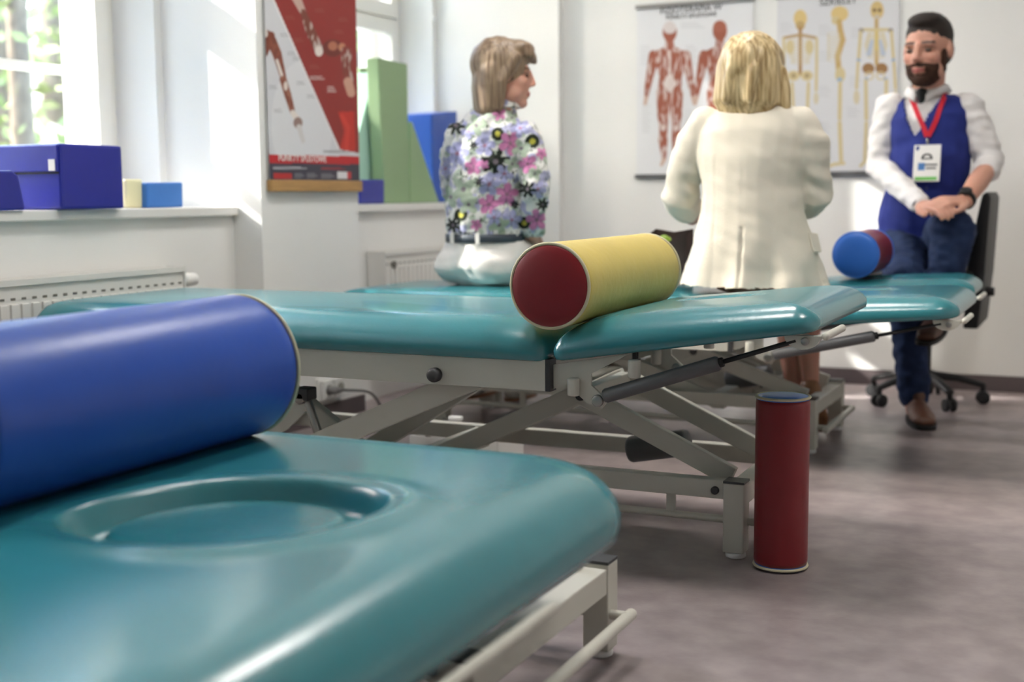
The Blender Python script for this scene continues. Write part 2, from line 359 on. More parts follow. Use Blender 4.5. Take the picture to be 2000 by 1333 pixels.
# ------------------------------------------------------------------ radiators
def radiator(label, ya, yb, zt, zb, x, valve_right):
    r = root('radiator', label, 'radiator', None, (x, (ya + yb) / 2, zb))
    dep = 0.075
    bm = bmesh.new(); abox(bm, (x - dep, ya, zb), (x - 0.004, yb, zt - 0.012)); finish('panel', bm, RADM, r, False, 0.004)
    n = int((yb - ya) / 0.034)
    bm = bmesh.new()
    for i in range(n):
        y = ya + (i + 0.5) * (yb - ya) / n; abox(bm, (x - 0.006, y - 0.012, zb + 0.035), (x + 0.003, y + 0.012, zt - 0.062))
    finish('ribs', bm, RADM, r, False, 0.002)
    bm = bmesh.new()
    for sx in (x - dep - 0.002, x - 0.01): abox(bm, (sx, ya, zt - 0.016), (sx + 0.012, yb, zt))
    m_ = int((yb - ya) / 0.02)
    for i in range(m_): abox(bm, (x - dep + 0.01, ya + i * 0.02, zt - 0.012), (x - 0.01, ya + i * 0.02 + 0.008, zt - 0.004))
    finish('top_grille', bm, RADM, r)
    for i in range(n):
        y = ya + (i + 0.5) * (yb - ya) / n
        if y > ya: box('slot', (x - 0.004, y - 0.007, zt - 0.052), (x - 0.0028, y + 0.007, zt - 0.046), SLOTM, r)
    for yy in (ya, yb):
        box('side_cover', (x - dep - 0.004, yy - 0.003, zb), (x + 0.002, yy + 0.003, zt), RADM, r)
    if valve_right:
        z = zt - 0.045
        v = cyl('valve', (x - 0.035, yb, z - 0.01), (x - 0.035, yb + 0.03, z - 0.01), 0.010, STEEL, r)
        tube('thermostat_head', [((x - 0.035, yb + 0.03, z), 0.016), ((x - 0.035, yb + 0.05, z), 0.021), ((x - 0.035, yb + 0.085, z), 0.019), ((x - 0.035, yb + 0.09, z), 0.014)], PLAST, v, 14)
    else:
        cyl('vent_plug', (x + 0.002, ya + 0.055, zt - 0.05), (x + 0.012, ya + 0.055, zt - 0.05), 0.014, SLOTM, r)
    for yy in (ya + 0.2, yb - 0.2): box('bracket', (x - dep, yy - 0.015, zb + 0.1), (XN, yy + 0.015, zt - 0.1), RADM, r)
    bm = bmesh.new(); abox(bm, (x - 0.05, yb - 0.06, 0), (x - 0.03, yb - 0.04, zb)); finish('pipe', bm, RADM, r)
xr_ = XN + 0.085
ra = PX(360, 520, xr_)
radiator('white panel radiator with thermostat under the sill with the big blue block', Y1 - OPEN + 0.14, ra.y, ra.z, 0.14, xr_, True)
rb = PX(752, 492, xr_)
radiator('white panel radiator under the sill with green wedges', rb.y, Y3 - 0.15, rb.z, 0.14, xr_, False)

# wall sockets and plugged cable on the pier
s0 = PX(640, 758, XW)
sk = root('wall_socket', 'white double wall socket low on the pier under the red poster', 'socket', None, (XW, s0.y, s0.z))
box('cover_plate', (XW, s0.y - 0.075, s0.z - 0.04), (XW + 0.012, s0.y + 0.075, s0.z + 0.04), PLAST, sk, 0.003)
for dy in (-0.036, 0.036):
    f = box('outlet_frame', (XW + 0.012, s0.y + dy - 0.033, s0.z - 0.034), (XW + 0.03, s0.y + dy + 0.033, s0.z + 0.034), PLAST, sk, 0.005)
    cyl('outlet', (XW + 0.031, s0.y + dy, s0.z), (XW + 0.0325, s0.y + dy, s0.z), 0.018, SLOTM, f, bevel=0)
cb = [(XW + 0.03, s0.y - 0.036, s0.z), (XW + 0.09, s0.y - 0.02, s0.z + 0.0), (XW + 0.12, s0.y + 0.10, s0.z - 0.03), (XW + 0.11, s0.y + 0.2, s0.z - 0.14), (XW + 0.10, s0.y + 0.22, s0.z - 0.24), (XW + 0.3, s0.y + 0.15, 0.012), (XW + 0.7, s0.y - 0.1, 0.006)]
pc = root('power_cable', 'grey power cable plugged into the double wall socket', 'cable', None, (XW + 0.03, s0.y, 0))
tube('cord', [(p, 0.0045) for p in spline(cb, 8)], CABLEM, pc, 8)
tube('plug', [((XW + 0.031, s0.y - 0.036, s0.z), 0.016), ((XW + 0.06, s0.y - 0.036, s0.z), 0.015), ((XW + 0.075, s0.y - 0.03, s0.z), 0.007)], CABLEM, pc, 12)

# ------------------------------------------------------------------ treatment tables
def rrect(x0, x1, y0, y1, rc, inset, nc=8, ns=14):
    x0 += inset; x1 -= inset; y0 += inset; y1 -= inset; out = []
    cs = [(x1, y0, -90, 'a'), (x1, y1, 0, 'b'), (x0, y1, 90, 'c'), (x0, y0, 180, 'd')]
    arcs = []
    for (cx, cy, a0, k) in cs:
        r = max((rc[k] if isinstance(rc, dict) else rc) - inset, 0.008)
        px = cx - r if cx == x1 else cx + r; py = cy - r if cy == y1 else cy + r
        arcs.append([(px + r * math.cos(math.radians(a0 + 90 * i / nc)), py + r * math.sin(math.radians(a0 + 90 * i / nc))) for i in range(nc + 1)])
    for i in range(4):
        out += arcs[i]; a = arcs[i][-1]; b = arcs[(i + 1) % 4][0]
        out += [(a[0] + (b[0] - a[0]) * j / ns, a[1] + (b[1] - a[1]) * j / ns) for j in range(1, ns)]
    return out
PROFILE = ((0.014, 0.0), (0.004, 0.06), (0.0, 0.2), (0.0, 0.36), (0.006, 0.52), (0.018, 0.68), (0.034, 0.81), (0.054, 0.905), (0.078, 0.96), (0.105, 0.99), (0.13, 1.0))
def cushion(name, x0, x1, y0, y1, z0, t, rc, parent, roll=1.0, dent=None, pivot=None, tilt=0, inner=10, crown=0.004, thin=None, nc=8, ns=14):
    bm = bmesh.new(); rings = []; cx, cy = (x0 + x1) / 2, (y0 + y1) / 2
    mx = min(x1 - x0, y1 - y0) * 0.42
    for ins, zz in PROFILE:
        rings.append([(p[0], p[1], zz * t) for p in rrect(x0, x1, y0, y1, rc, min(ins * roll, mx), nc, ns)])
    lastr = rings[-1]
    for k in range(1, inner):
        s = 1 - k / inner
        rings.append([(cx + (p[0] - cx) * s, cy + (p[1] - cy) * s, t + crown * (1 - s * s)) for p in lastr])
    rings.append([(cx, cy, t + crown)])
    def fin(p):
        x, y, z = p; zz = z
        if thin: zz = z * thin(x, y)
        if dent and z > 0.6 * t: zz += dent(x, y)
        q = V((x, y, z0 + zz))
        if pivot:
            q -= pivot; c, s = math.cos(tilt), math.sin(tilt); q = V((q.x * c - q.z * s, q.y, q.x * s + q.z * c)) + pivot
        return q
    vr = [[bm.verts.new(fin(p)) for p in r] for r in rings]
    n = len(vr[0])
    for A, B in zip(vr, vr[1:]):
        for i in range(n):
            if len(B) == 1: bm.faces.new((A[i], A[(i + 1) % n], B[0]))
            else: bm.faces.new((A[i], A[(i + 1) % n], B[(i + 1) % n], B[i]))
    bm.faces.new(vr[0][::-1])
    return finish(name, bm, TEAL, parent, True)

def table(label, xl, xh, xr, y0, y1, zt, t, yb0, yb1, xb0, xb1, tilt=0.13, hole=None, sharp=1.0, corner=0.05, left_pair=True):
    cx, cy = (xl + xr) / 2, (y0 + y1) / 2
    T = root('treatment_table', label, 'treatment table', 'teal treatment tables', (cx, cy, 0))
    zb = zt - t
    cushion('mattress', xl, xh - 0.006, y0, y1, zb, t, {'a': 0.03, 'b': 0.03, 'c': 0.09, 'd': 0.05}, T, 0.9,
            thin=lambda x, y: 1 - 0.30 * max(0, (x - (xh - 0.13)) / 0.13) ** 2)
    hz = zb
    piv = V((xh, y0, zb))
    hw = (xr - xh)
    hx, hy = xh + hw * 0.52, cy
    def dent0(x, y):
        u = (x - hx) / 0.11; v = (y - hy) / 0.055; d = (abs(u) ** 2.2 + abs(v) ** 2.2)
        return -0.012 * max(0, 1 - d)
    cushion('headrest', xh + 0.006, xr, y0, y1, zb, t, {'a': corner, 'b': corner, 'c': 0.03, 'd': 0.03}, T, 0.9,
            dent=hole or dent0, pivot=piv, tilt=tilt, inner=110 if hole else 22, nc=16 if hole else 8, ns=70 if hole else 16,
            thin=lambda x, y: (1 - 0.38 * max(0, ((xh + 0.16) - x) / 0.16) ** 2) * (1 if hole else 1 - 0.30 * max(0, (x - xh) / hw)))
    # metal frame under the mattress
    yr0 = y0 + 0.018; yr1 = y1 - 0.018; zr0, zr1 = zb - 0.062, zb + 0.004
    for ya, yb in ((yr0, yr0 + 0.03), (yr1 - 0.03, yr1)):
        r_ = box('side_rail', (xl + 0.06, ya, zr0), (xh - 0.012, yb, zr1), CREAM, T, 0.002)
        box('rail_end_cap', (xh - 0.012, ya, zr0), (xh - 0.001, yb, zr1), GREYM, r_)
    for xx in (xl + 0.09, (xl + xh) / 2, xh - 0.06):
        box('cross_rail', (xx - 0.015, yr0 + 0.03, zr0 + 0.01), (xx + 0.015, yr1 - 0.03, zr1 - 0.008), CREAM, T)
    cyl('rail_knob', (xh - 0.265, yr0 - 0.022, zr0 + 0.022), (xh - 0.265, yr0 + 0.004, zr0 + 0.022), 0.0155, GREYM, T, bevel=0.007)
    # headrest carrier, gas spring and release lever
    def tl(x, y, z):
        q = V((x, y, z)) - piv; c, s = math.cos(tilt), math.sin(tilt); return V((q.x * c - q.z * s, q.y, q.x * s + q.z * c)) + piv
    for ya in (yr0 + 0.002, yr1 - 0.032):
        q = [(xh, zr1 - 0.012), (xh + 0.165, zb + 0.022), (xh + 0.12, zb - 0.002), (xh + 0.082, zb - 0.022), (xh + 0.082, zb - 0.045), (xh + 0.118, zb - 0.075), (xh + 0.105, zb - 0.093), (xh + 0.075, zb - 0.083), (xh + 0.03, zb - 0.048), (xh, zb - 0.058)]
        pl = prism('headrest_bracket', [(x, ya + 0.012, z) for x, z in q], (0, 0.008, 0), CREAM, T)
        cyl('bracket_bolt', (xh + 0.098, ya + 0.004, zb - 0.076), (xh + 0.098, ya + 0.016, zb - 0.076), 0.0125, STEEL, pl, 18)
        for dx, dz, nm in ((0.048, -0.032, 0), (0.178, 0.012, 1)):
            cu = cyl('strap_holder', (xh + dx, ya + 0.004, zb + dz - 0.036), (xh + dx, ya + 0.004, zb + dz), 0.0125, CREAM, T, 18)
            cyl('holder_hole', (xh + dx, ya + 0.004, zb + dz), (xh + dx, ya + 0.004, zb + dz + 0.0012), 0.0108, GREYM, cu, 18, 0)
    g0 = V((xh + 0.112, yr0 + 0.010, zb - 0.066)); g1 = tl(xr - 0.045, yr0 + 0.010, zb - 0.012)
    gm = g0 + (g1 - g0) * 0.62
    gs = cyl('gas_spring', g0, gm, 0.0148, GASM, T, 20, 0.006)
    cyl('rod', gm, g1, 0.0048, BLACKM, gs, 12, 0)
    cyl('collar', gm - (g1 - g0).normalized() * 0.004, gm + (g1 - g0).normalized() * 0.008, 0.0095, BLACKM, gs, 14, 0.002)
    mp = tl(xr - 0.032, yr0, zb - 0.006)
    pts = [V((mp.x + 0.034 * math.cos(a), mp.y + 0.006, mp.z + 0.002 + 0.026 * math.sin(a))) for a in (math.pi + math.pi * i / 10 for i in range(11))]
    lm = prism('lever_mount', pts, (0, 0.018, 0), CREAM, T)
    cyl('mount_bolt', mp + V((0.006, 0.0, -0.008)), mp + V((0.006, 0.007, -0.008)), 0.008, STEEL, lm, 14, 0.002)
    lz = mp + V((0.046, 0, 0.004))
    tube('lever_arm', [(mp + V((0.006, 0.012, -0.006)), 0.005), (lz + V((0, 0.012, 0)), 0.005)], CREAM, lm, 8)
    tube('release_lever', [(lz + V((0, -0.008, 0)), 0.0075), (lz + V((0, (y1 - y0 - 0.45) if hole else 0.15, 0)), 0.0075)], CREAM, T, 12, cap=0.8)
    # base
    LT = 0.165; lw = 0.046
    for xx, sgn in ((xb0, 1), (xb1, -1)):
        for yy in (yb0, yb1):
            lg = box('leg', (xx - lw / 2, yy - lw / 2, 0.014), (xx + lw / 2, yy + lw / 2, LT), CREAM, T, 0.003)
            cyl('foot', (xx, yy, 0), (xx, yy, 0.013), 0.022, PLAST, lg, 20, 0.004)
            box('leg_cap', (xx - lw / 2, yy - lw / 2, LT), (xx + lw / 2, yy + lw / 2, LT + 0.005), GREYM, lg)
        box('cross_beam', (xx - lw / 2 + 0.002, yb0 + lw / 2, 0.115), (xx + lw / 2 - 0.002, yb1 - lw / 2, LT - 0.006), CREAM, T, 0.003)
    for yy in (yb0, yb1):
        br = box('base_rail', (xb0 + lw / 2, yy - 0.016, 0.128), (xb1 - lw / 2, yy + 0.016, LT + 0.004), CREAM, T, 0.003)
        cyl('rail_bolt', (xb1 - 0.042, yy - 0.024, 0.147), (xb1 - 0.042, yy - 0.012, 0.147), 0.009, GREYM, br, 14, 0.003)
        cyl('rail_bolt', (xb0 + 0.042, yy - 0.024, 0.147), (xb0 + 0.042, yy - 0.012, 0.147), 0.009, GREYM, br, 14, 0.003)
        yq = yy + (0.012 if yy == yb0 else -0.012)
        fb = tube('foot_bar', [((xb0 - 0.05, yq, 0.078), 0.0085), ((xb1 + 0.05, yq, 0.078), 0.0085)], CREAM, T, 12, cap=0.7)
        for xx in (xb0 + 0.3, xb1 - 0.15): box('bar_hanger', (xx - 0.01, yq - 0.004, 0.078), (xx + 0.01, yq + 0.004, 0.13), CREAM, fb)
    for xx in (xb0 - 0.052, xb1 + 0.052):
        tube('foot_bar', [((xx, yb0 - 0.01, 0.075), 0.0105), ((xx, yb1 + 0.01, 0.075), 0.0105)], CREAM, T, 12, cap=0.7)
    # scissor lift: two pairs of arms on each side
    xa = xb1 - 0.02; xm = xb1 - 0.375; xz = xb0 + 0.02; xn = xb0 + 0.55; zu = zb - 0.118
    for yy in (yb0 + 0.045, yb1 - 0.045):
        a1 = beam('scissor_arm', (xa, yy, 0.165), (xm, yy, zu), 0.022, 0.045, CREAM, T)
        a2 = beam('scissor_arm', (xm - 0.01, yy + 0.02, zu), (xm - 0.42, yy + 0.02, 0.135), 0.022, 0.045, CREAM, T)
        if left_pair: a3 = beam('scissor_arm', (xz, yy, 0.165), (xn, yy, zu), 0.022, 0.045, CREAM, T)
        if left_pair: a4 = beam('scissor_arm', (xn + 0.01, yy - 0.024, zu), (xn + 0.42, yy - 0.024, 0.135), 0.022, 0.045, CREAM, T)
        for a, xx, s in ((a1, xm, -1), (a3, xn, 1)) if left_pair else ((a1, xm, -1),):
            cyl('pivot_bolt', (xx, yy - 0.016, zu), (xx, yy + 0.036, zu), 0.013, GREYM, a, 14)
    for xx in ((xm - 0.42, xn + 0.42) if left_pair else (xm - 0.42,)): beam('base_cross_member', (xx, yb0 + 0.01, 0.14), (xx, yb1 - 0.01, 0.14), 0.04, 0.05, CREAM, T, (1, 0, 0))
    for xx in ((xm, xn) if left_pair else (xm,)): beam('arm_link', (xx, yb0 + 0.05, zu), (xx, yb1 - 0.05, zu), 0.03, 0.03, CREAM, T, (1, 0, 0))
    cyl('lift_motor', (xm + 0.06, (yb0 + yb1) / 2, 0.175), (xm + 0.21, (yb0 + yb1) / 2, 0.205), 0.032, GASM, T, 20, 0.01)
    return T

# the table in the middle of the room (hinge measured on its near side)
T2Y0, T2Y1, T2Z, T2T = 2.300, 2.885, 0.532, 0.088
H2 = PY(1076, 695, 2.32).x
t2 = table('teal treatment table carrying the yellow roller', XW + 0.012, H2, -0.47, T2Y0, T2Y1, T2Z, T2T, 2.59, 2.97, -2.28, -0.70, 0.15, corner=0.045, left_pair=False)
# thick near arms and lift actuator seen below its rail
yq = T2Y0 + 0.085
bm = bmesh.new(); abeam(bm, PY(620, 868, yq), PY(935, 735, yq), 0.03, 0.052); finish('lift_arm', bm, CREAM, t2, False, 0.003)
bm = bmesh.new(); abeam(bm, PY(690, 896, yq + .30), PY(935, 742, yq + .30), 0.03, 0.045); finish('lift_arm', bm, CREAM, t2, False, 0.003)
bm = bmesh.new(); abeam(bm, PY(470, 690, yq + .06), PY(700, 880, yq + .06), 0.025, 0.055); fa = finish('lift_arm', bm, CREAM, t2, False, 0.003)
pl = [PY(a, b, yq + 0.03) for a, b in ((440, 842), (525, 800), (530, 785), (600, 770), (612, 790), (560, 840), (540, 850), (430, 880))]
prism('lift_plate', pl, (0, 0.008, 0), CREAM, t2)
a0 = PY(598, 775, yq + 0.01); a1 = PY(640, 900, yq + 0.01)
ac = cyl('actuator', a0, a1, 0.0105, STEEL, t2, 16)
box('actuator_clamp', a0 + V((-0.022, -0.02, -0.008)), a0 + V((0.016, 0.022, 0.022)), GREYM, ac, 0.005)
q0 = PY(583, 779, yq - 0.01); cyl('clamp_bolt', q0, q0 + V((0, 0.02, 0)), 0.014, STEEL, ac, 16)
# control box on the floor under it
c0 = PZ(930, 845, 0.115)
cbx = root('control_box', 'white control box with black knob under the yellow roller table', 'control box', None, (c0.x, c0.y, 0))
bm = bmesh.new(); abox(bm, (c0.x - 0.17, c0.y - 0.085, 0.0), (c0.x + 0.11, c0.y + 0.085, 0.115)); finish('case', bm, PLAST, cbx, False, 0.006)
k0 = PZ(838, 852, 0.115); tube('knob', [((k0.x, k0.y, 0.115), 0.011), ((k0.x, k0.y, 0.122), 0.0105), ((k0.x, k0.y, 0.142), 0.004), ((k0.x, k0.y, 0.148), 0.0015)], BLACKM, cbx, 14)
k1 = PZ(873, 850, 0.115); cyl('socket_hole', (k1.x, k1.y, 0.1155), (k1.x, k1.y, 0.1165), 0.007, GREYM, cbx, 14, 0)
k2 = PZ(890, 822, 0.115); box('clip', (k2.x - 0.02, k2.y - 0.01, 0.115), (k2.x + 0.02, k2.y + 0.01, 0.128), PLAST, cbx, 0.002)

# front table
T1Z = 0.40
hA, hB, hC, hD = (PZ(a, b, T1Z) for a, b in ((120, 1030), (450, 945), (740, 985), (450, 1060)))
hc = (hA + hB + hC + hD) / 4; e1 = (hC - hA) / 2; e2 = (hB - hD) / 2
det = e1.x * e2.y - e1.y * e2.x
def dent1(x, y):
    dx, dy = x - hc.x, y - hc.y
    a = (dx * e2.y - dy * e2.x) / det; b = (e1.x * dy - e1.y * dx) / det
    d = (abs(a) ** 1.75 + abs(b) ** 1.75) ** (1 / 1.75)
    sm = lambda q: max(0, min(1, q)) ** 2 * (3 - 2 * max(0, min(1, q)))
    return 0.006 * math.exp(-((d - 1.22) / 0.16) ** 2) - 0.036 * sm((1.08 - d) / 0.14) + 0.020 * sm((0.86 - d) / 0.14)
t1 = table('teal treatment table with face hole carrying the big blue roller', XW + 0.13, -1.42, -0.588, 0.58, 1.745, T1Z, 0.10, 1.437, 1.93, -2.2, -0.755, 0.0, hole=dent1, corner=0.20)
t3 = table('teal treatment table the two women sit on', -2.25, -0.93, -0.335, 3.36, 3.915, 0.492, 0.085, 3.752, 4.16, -2.05, -0.792, 0.085, corner=0.06)
t4 = table('teal treatment table in front of the man in the vest', -2.10, -0.96, -0.36, 4.05, 4.40, 0.497, 0.085, 4.10, 4.36, -2.05, -0.98, 0.085, corner=0.06)

# ------------------------------------------------------------------ rollers
def roller(label, p0, p1, rad, body, end, pipe=PIPING, lumpy=0.0, bulge=0.012):
    p0, p1 = V(p0), V(p1); d = (p1 - p0).normalized(); L = (p1 - p0).length
    base = p0 if abs(d.z) > 0.5 else (p0 + p1) / 2 - V((0, 0, rad))
    r = root('foam_roller', label, 'foam roller', 'vinyl foam rollers', base)
    n = 40
    lp = [lumpy * noise.noise(V((i * 0.16, rad * 37, 0.5))) for i in range(n + 1)]
    tube('cover', [(p0 + d * 0.004, rad * 0.975), (p0 + d * 0.012, rad)] + [(p0 + d * (0.012 + (L - 0.024) * i / n), rad * (1 + lp[i])) for i in range(1, n)] + [(p1 - d * 0.012, rad), (p1 - d * 0.004, rad * 0.975)], body, r, 56)
    for p, q in ((p0, -d), (p1, d)):
        tube('end_cap', [(p - q * 0.01, rad * 0.965), (p + q * 0.002, rad * 0.965), (p + q * bulge * .5, rad * 0.90), (p + q * bulge * .8, rad * 0.75), (p + q * bulge, rad * 0.4), (p + q * bulge * 1.02, rad * 0.02)], end, r, 56)
        s, nn = frame_axes(d); bm = bmesh.new(); K = 72; rings = []
        for i in range(K):
            a = 2 * math.pi * i / K; c = s * math.cos(a) + nn * math.sin(a)
            rings.append([bm.verts.new(p + q * 0.001 + c * (rad * 0.975 + 0.0036 * math.cos(b)) + q * 0.003 * math.sin(b)) for b in (2 * math.pi * j / 8 for j in range(8))])
        for i in range(K):
            A, B = rings[i], rings[(i + 1) % K]
            for j in range(8): bm.faces.new((A[j], A[(j + 1) % 8], B[(j + 1) % 8], B[j]))
        finish('piping', bm, pipe, r, True)
    return r
roller('big blue foam roller with dark red ends and cream piping', (-1.25, 1.02, 0.514), (-1.25, 1.615, 0.514), 0.114, BLUEV, REDV, lumpy=0.006, bulge=0.035)
yc = PY(1074, 559, 2.285)
roller('yellow foam roller with dark red ends', (yc.x, 2.285, yc.z), (yc.x, 2.86, yc.z), 0.0865, YELV, REDV, lumpy=0.0015, bulge=0.01)
rb0 = PZ(1524, 1108, 0.0)
roller('dark red foam roller with blue ends standing upright on the floor', (rb0.x, rb0.y, 0.008), (rb0.x, rb0.y, 0.362), 0.0555, REDV, BLUE2, lumpy=0.004, bulge=0.006)
rc4 = PY(1670, 498, 4.06)
roller('short roller with sky blue end lying on the table by the man', (rc4.x, 4.075, rc4.z), (rc4.x + 0.0, 4.36, rc4.z), 0.073, REDV, BLUE2, pipe=BLUE2)


# ------------------------------------------------------------------ things on the window sills
def blk(name, label, x, dep, pts, m, cat='foam block', bevel=0.006, group=None):
    q = [PX(a, b, x) for a, b in pts]
    zmin = min(p.z for p in q); 
    for p in q:
        if p.z - ZS < 0.02: p.z = ZS + 0.001
    r = prism(name, q, (-dep, 0, 0), m, None, bevel); return tag(r, label, cat, group)
xf = XN + 0.045
bx0 = PX(122, 403, xf); bx1 = PX(243, 401, xf); bz = PX(122, 280, xf).z
bb = root('foam_block', 'big royal blue vinyl block with a flap on the sill', 'foam block', None, (xf - 0.15, (bx0.y + bx1.y) / 2, ZS))
xbk = max(PY(-60, 400, bx0.y).x, XG + 0.05)
box('cover', (xf, bx0.y, ZS + 0.001), (xbk, bx1.y, bz), NAVYV, bb, 0.008)
zf = PY(118, 335, bx0.y).z
fl = box('flap', (xf - 0.004, bx0.y - 0.007, zf), (xbk + 0.03, bx0.y - 0.0005, bz - 0.004), NAVYV, bb, 0.003)
box('care_tag', (xf - 0.012, bx0.y - 0.009, PY(113, 334, bx0.y).z), (xf - 0.034, bx0.y - 0.0072, PY(113, 311, bx0.y).z), LABELM, fl)
box('flap_shadow_strip', (xf - 0.006, bx0.y - 0.003, zf - 0.006), (xbk + 0.03, bx0.y - 0.0003, zf - 0.001), BLACKM, bb)  # black strip stands in for the shadow in the gap under the flap
blk('foam_wedge', 'royal blue vinyl wedge with slanted side against the big blue block', XN + 0.03, 0.2, ((-70, 333), (24, 333), (36, 342), (50, 404), (-70, 405)), NAVYV, 'foam wedge')
blk('foam_block', 'small cream block beside the big blue block', XN - 0.06, 0.12, ((246, 350), (278, 350), (279, 403), (246, 404)), CREAMV)
blk('foam_block', 'small light blue block at the end of the sill', XN - 0.04, 0.11, ((288, 357), (357, 356), (358, 402), (288, 403)), CYANV)
# far window
blk('foam_block', 'low royal blue block beside the tall green block', XN + 0.016, 0.042, ((702, 351), (751, 351), (751, 397), (702, 398)), NAVYV)
blk('foam_block', 'tall pale green block standing on the sill', XN - 0.03, 0.055, ((738, 112), (796, 125), (800, 396), (752, 397)), GREENV)
blk('foam_wedge', 'pale wedge painted as the sunlit side of the tall green block', XN - 0.10, 0.12, ((733, 140), (738, 142), (752, 352), (752, 396), (664, 397)), SUNGREENV, 'foam wedge')  # added wedge; its lighter green paints sunlight on the tall block's side
blk('foam_wedge', 'dark green wedge with its tip up behind the sunlit-coloured wedge', XN - 0.235, 0.10, ((704, 132), (742, 132), (738, 396), (700, 396)), GREENV, 'foam wedge')
blk('foam_wedge', 'pale green wedge sloping down towards the blue block', XN - 0.06, 0.15, ((801, 238), (806, 238), (858, 392), (801, 393)), GREENV, 'foam wedge')
blk('foam_block', 'upright blue block behind the woman in the floral blouse', XN - 0.12, 0.16, ((843, 222), (893, 217), (893, 391), (846, 392)), BLUEV)

# ------------------------------------------------------------------ wall charts
class Canvas:
    def __init__(s, P3):
        d = P3 - np.array(CAM); z = d @ np.array(FW)
        s.x = 1000 + FPX * (d @ np.array(RT)) / z; s.y = 666.5 - FPX * (d @ np.array(UP)) / z
        s.c = np.ones((len(P3), 3)); s.n = np.array([noise.noise(V((a * .22, b * .07, 3.3))) for a, b in zip(s.x, s.y)])
    def put(s, m, col, a=1.0):
        m = np.clip(m, 0, 1)[:, None] * a; s.c = s.c * (1 - m) + np.array(s2l(col)) * m
    def cap(s, p, col, a=1.0, streak=None):
        for (x0, y0, r0), (x1, y1, r1) in zip(p, p[1:]):
            dx, dy = x1 - x0, y1 - y0; L = dx * dx + dy * dy + 1e-9
            t = np.clip(((s.x - x0) * dx + (s.y - y0) * dy) / L, 0, 1)
            d = np.hypot(s.x - x0 - t * dx, s.y - y0 - t * dy); m = (r0 + (r1 - r0) * t - d) / 1.2 + 0.5
            s.put(m, col, a)
            if streak is not None: s.put(np.clip(m, 0, 1) * np.clip((s.n - 0.05) * 4, 0, 1), streak, 0.55)
    def ell(s, x, y, rx, ry, col, a=1.0, hollow=0):
        d = np.hypot((s.x - x) / rx, (s.y - y) / ry); m = (1 - d) * min(rx, ry) + 0.5
        if hollow: m = np.minimum(m, (d - 1 + hollow / min(rx, ry)) * min(rx, ry) + 0.5)
        s.put(m, col, a)
    def poly(s, pts, col, a=1.0, streak=None):
        ins = np.zeros(len(s.x), bool); n = len(pts)
        for i in range(n):
            (x0, y0), (x1, y1) = pts[i], pts[(i + 1) % n]
            if y0 == y1: continue
            c = ((s.y < y0) != (s.y < y1)) & (s.x < (x1 - x0) * (s.y - y0) / (y1 - y0) + x0); ins ^= c
        s.put(ins.astype(float), col, a)
        if streak is not None: s.put(ins * np.clip((s.n - 0.05) * 4, 0, 1), streak, 0.55)
def sheet(name, o, du, dv, nu, nv, thick_dir, paint, parent):
    o, du, dv, td = (np.array(q, float) for q in (o, du, dv, thick_dir))
    a, b = np.meshgrid(np.linspace(0, 1, nu), np.linspace(0, 1, nv), indexing='ij')
    P = o + a.reshape(-1, 1) * du + b.reshape(-1, 1) * dv
    cv = Canvas(P); paint(cv)
    idx = np.arange(nu * nv).reshape(nu, nv)
    F = np.stack([idx[:-1, :-1], idx[1:, :-1], idx[1:, 1:], idx[:-1, 1:]], -1).reshape(-1, 4)
    n0 = len(P); back = np.array([o, o + du, o + du + dv, o + dv]) - td
    cor = [idx[0, 0], idx[-1, 0], idx[-1, -1], idx[0, -1]]
    faces = [tuple(f) for f in F.tolist()] + [(n0 + 3, n0 + 2, n0 + 1, n0)]
    me = bpy.data.meshes.new(name); vv = np.vstack([P, back]) - np.array(parent.location)
    me.from_pydata(vv.tolist(), [], faces); me.update()
    at = me.color_attributes.new('Col', 'FLOAT_COLOR', 'POINT')
    col = np.ones((len(vv), 4)); col[:n0, :3] = cv.c; at.data.foreach_set('color', col.ravel())
    return link(name, me, PRINT, parent)
WH, MUS, BONE, BROWN = (226, 226, 228), (160, 92, 72), (206, 190, 146), (140, 112, 84)
def textlines(c, x, y, w, n, a=0.35, col=(150, 150, 155), dy=4.5):
    for i in range(n): c.cap([(x, y + i * dy, 0.9), (x + w * (0.7 + 0.3 * ((i * 7) % 3) / 2), y + i * dy, 0.9)], col, a)
def muscle_man(c, x, hy=62, back=True):
    st = (232, 224, 220)
    c.cap([(x, 80, 8), (x, 100, 10)], MUS, 1, st)
    c.ell(x, hy, 14, 20, MUS); c.ell(x, hy - 8, 13, 12, (222, 214, 212) if back else (170, 100, 80), 0.9)
    c.poly([(x - 12, 92), (x + 13, 92), (x + 33, 103), (x + 24, 150), (x + 22, 182), (x - 24, 182), (x - 20, 150), (x - 35, 103)], MUS, 1, st)
    for sx in (-1, 1):
        c.cap([(x + sx * 31, 108, 10), (x + sx * 37, 140, 8), (x + sx * 43, 170, 6), (x + sx * 46, 192, 3.5)], MUS, 1, st)
        c.cap([(x + sx * 46, 192, 4), (x + sx * 48, 203, 3)], (206, 176, 160))
        c.cap([(x + sx * 12, 182, 14), (x + sx * 13, 225, 11), (x + sx * 12, 250, 8), (x + sx * 13, 275, 9), (x + sx * 11, 312, 4)], MUS, 1, st)
        c.cap([(x + sx * 11, 312, 4), (x + sx * 16, 322, 3)], (206, 176, 160))
        c.ell(x + sx * 13, 250, 5, 6, st, 0.7)
    if back:
        c.cap([(x, 100, 2), (x, 150, 2)], st, .8); c.poly([(x, 140), (x + 14, 165), (x, 182), (x - 14, 165)], st, 0.8)
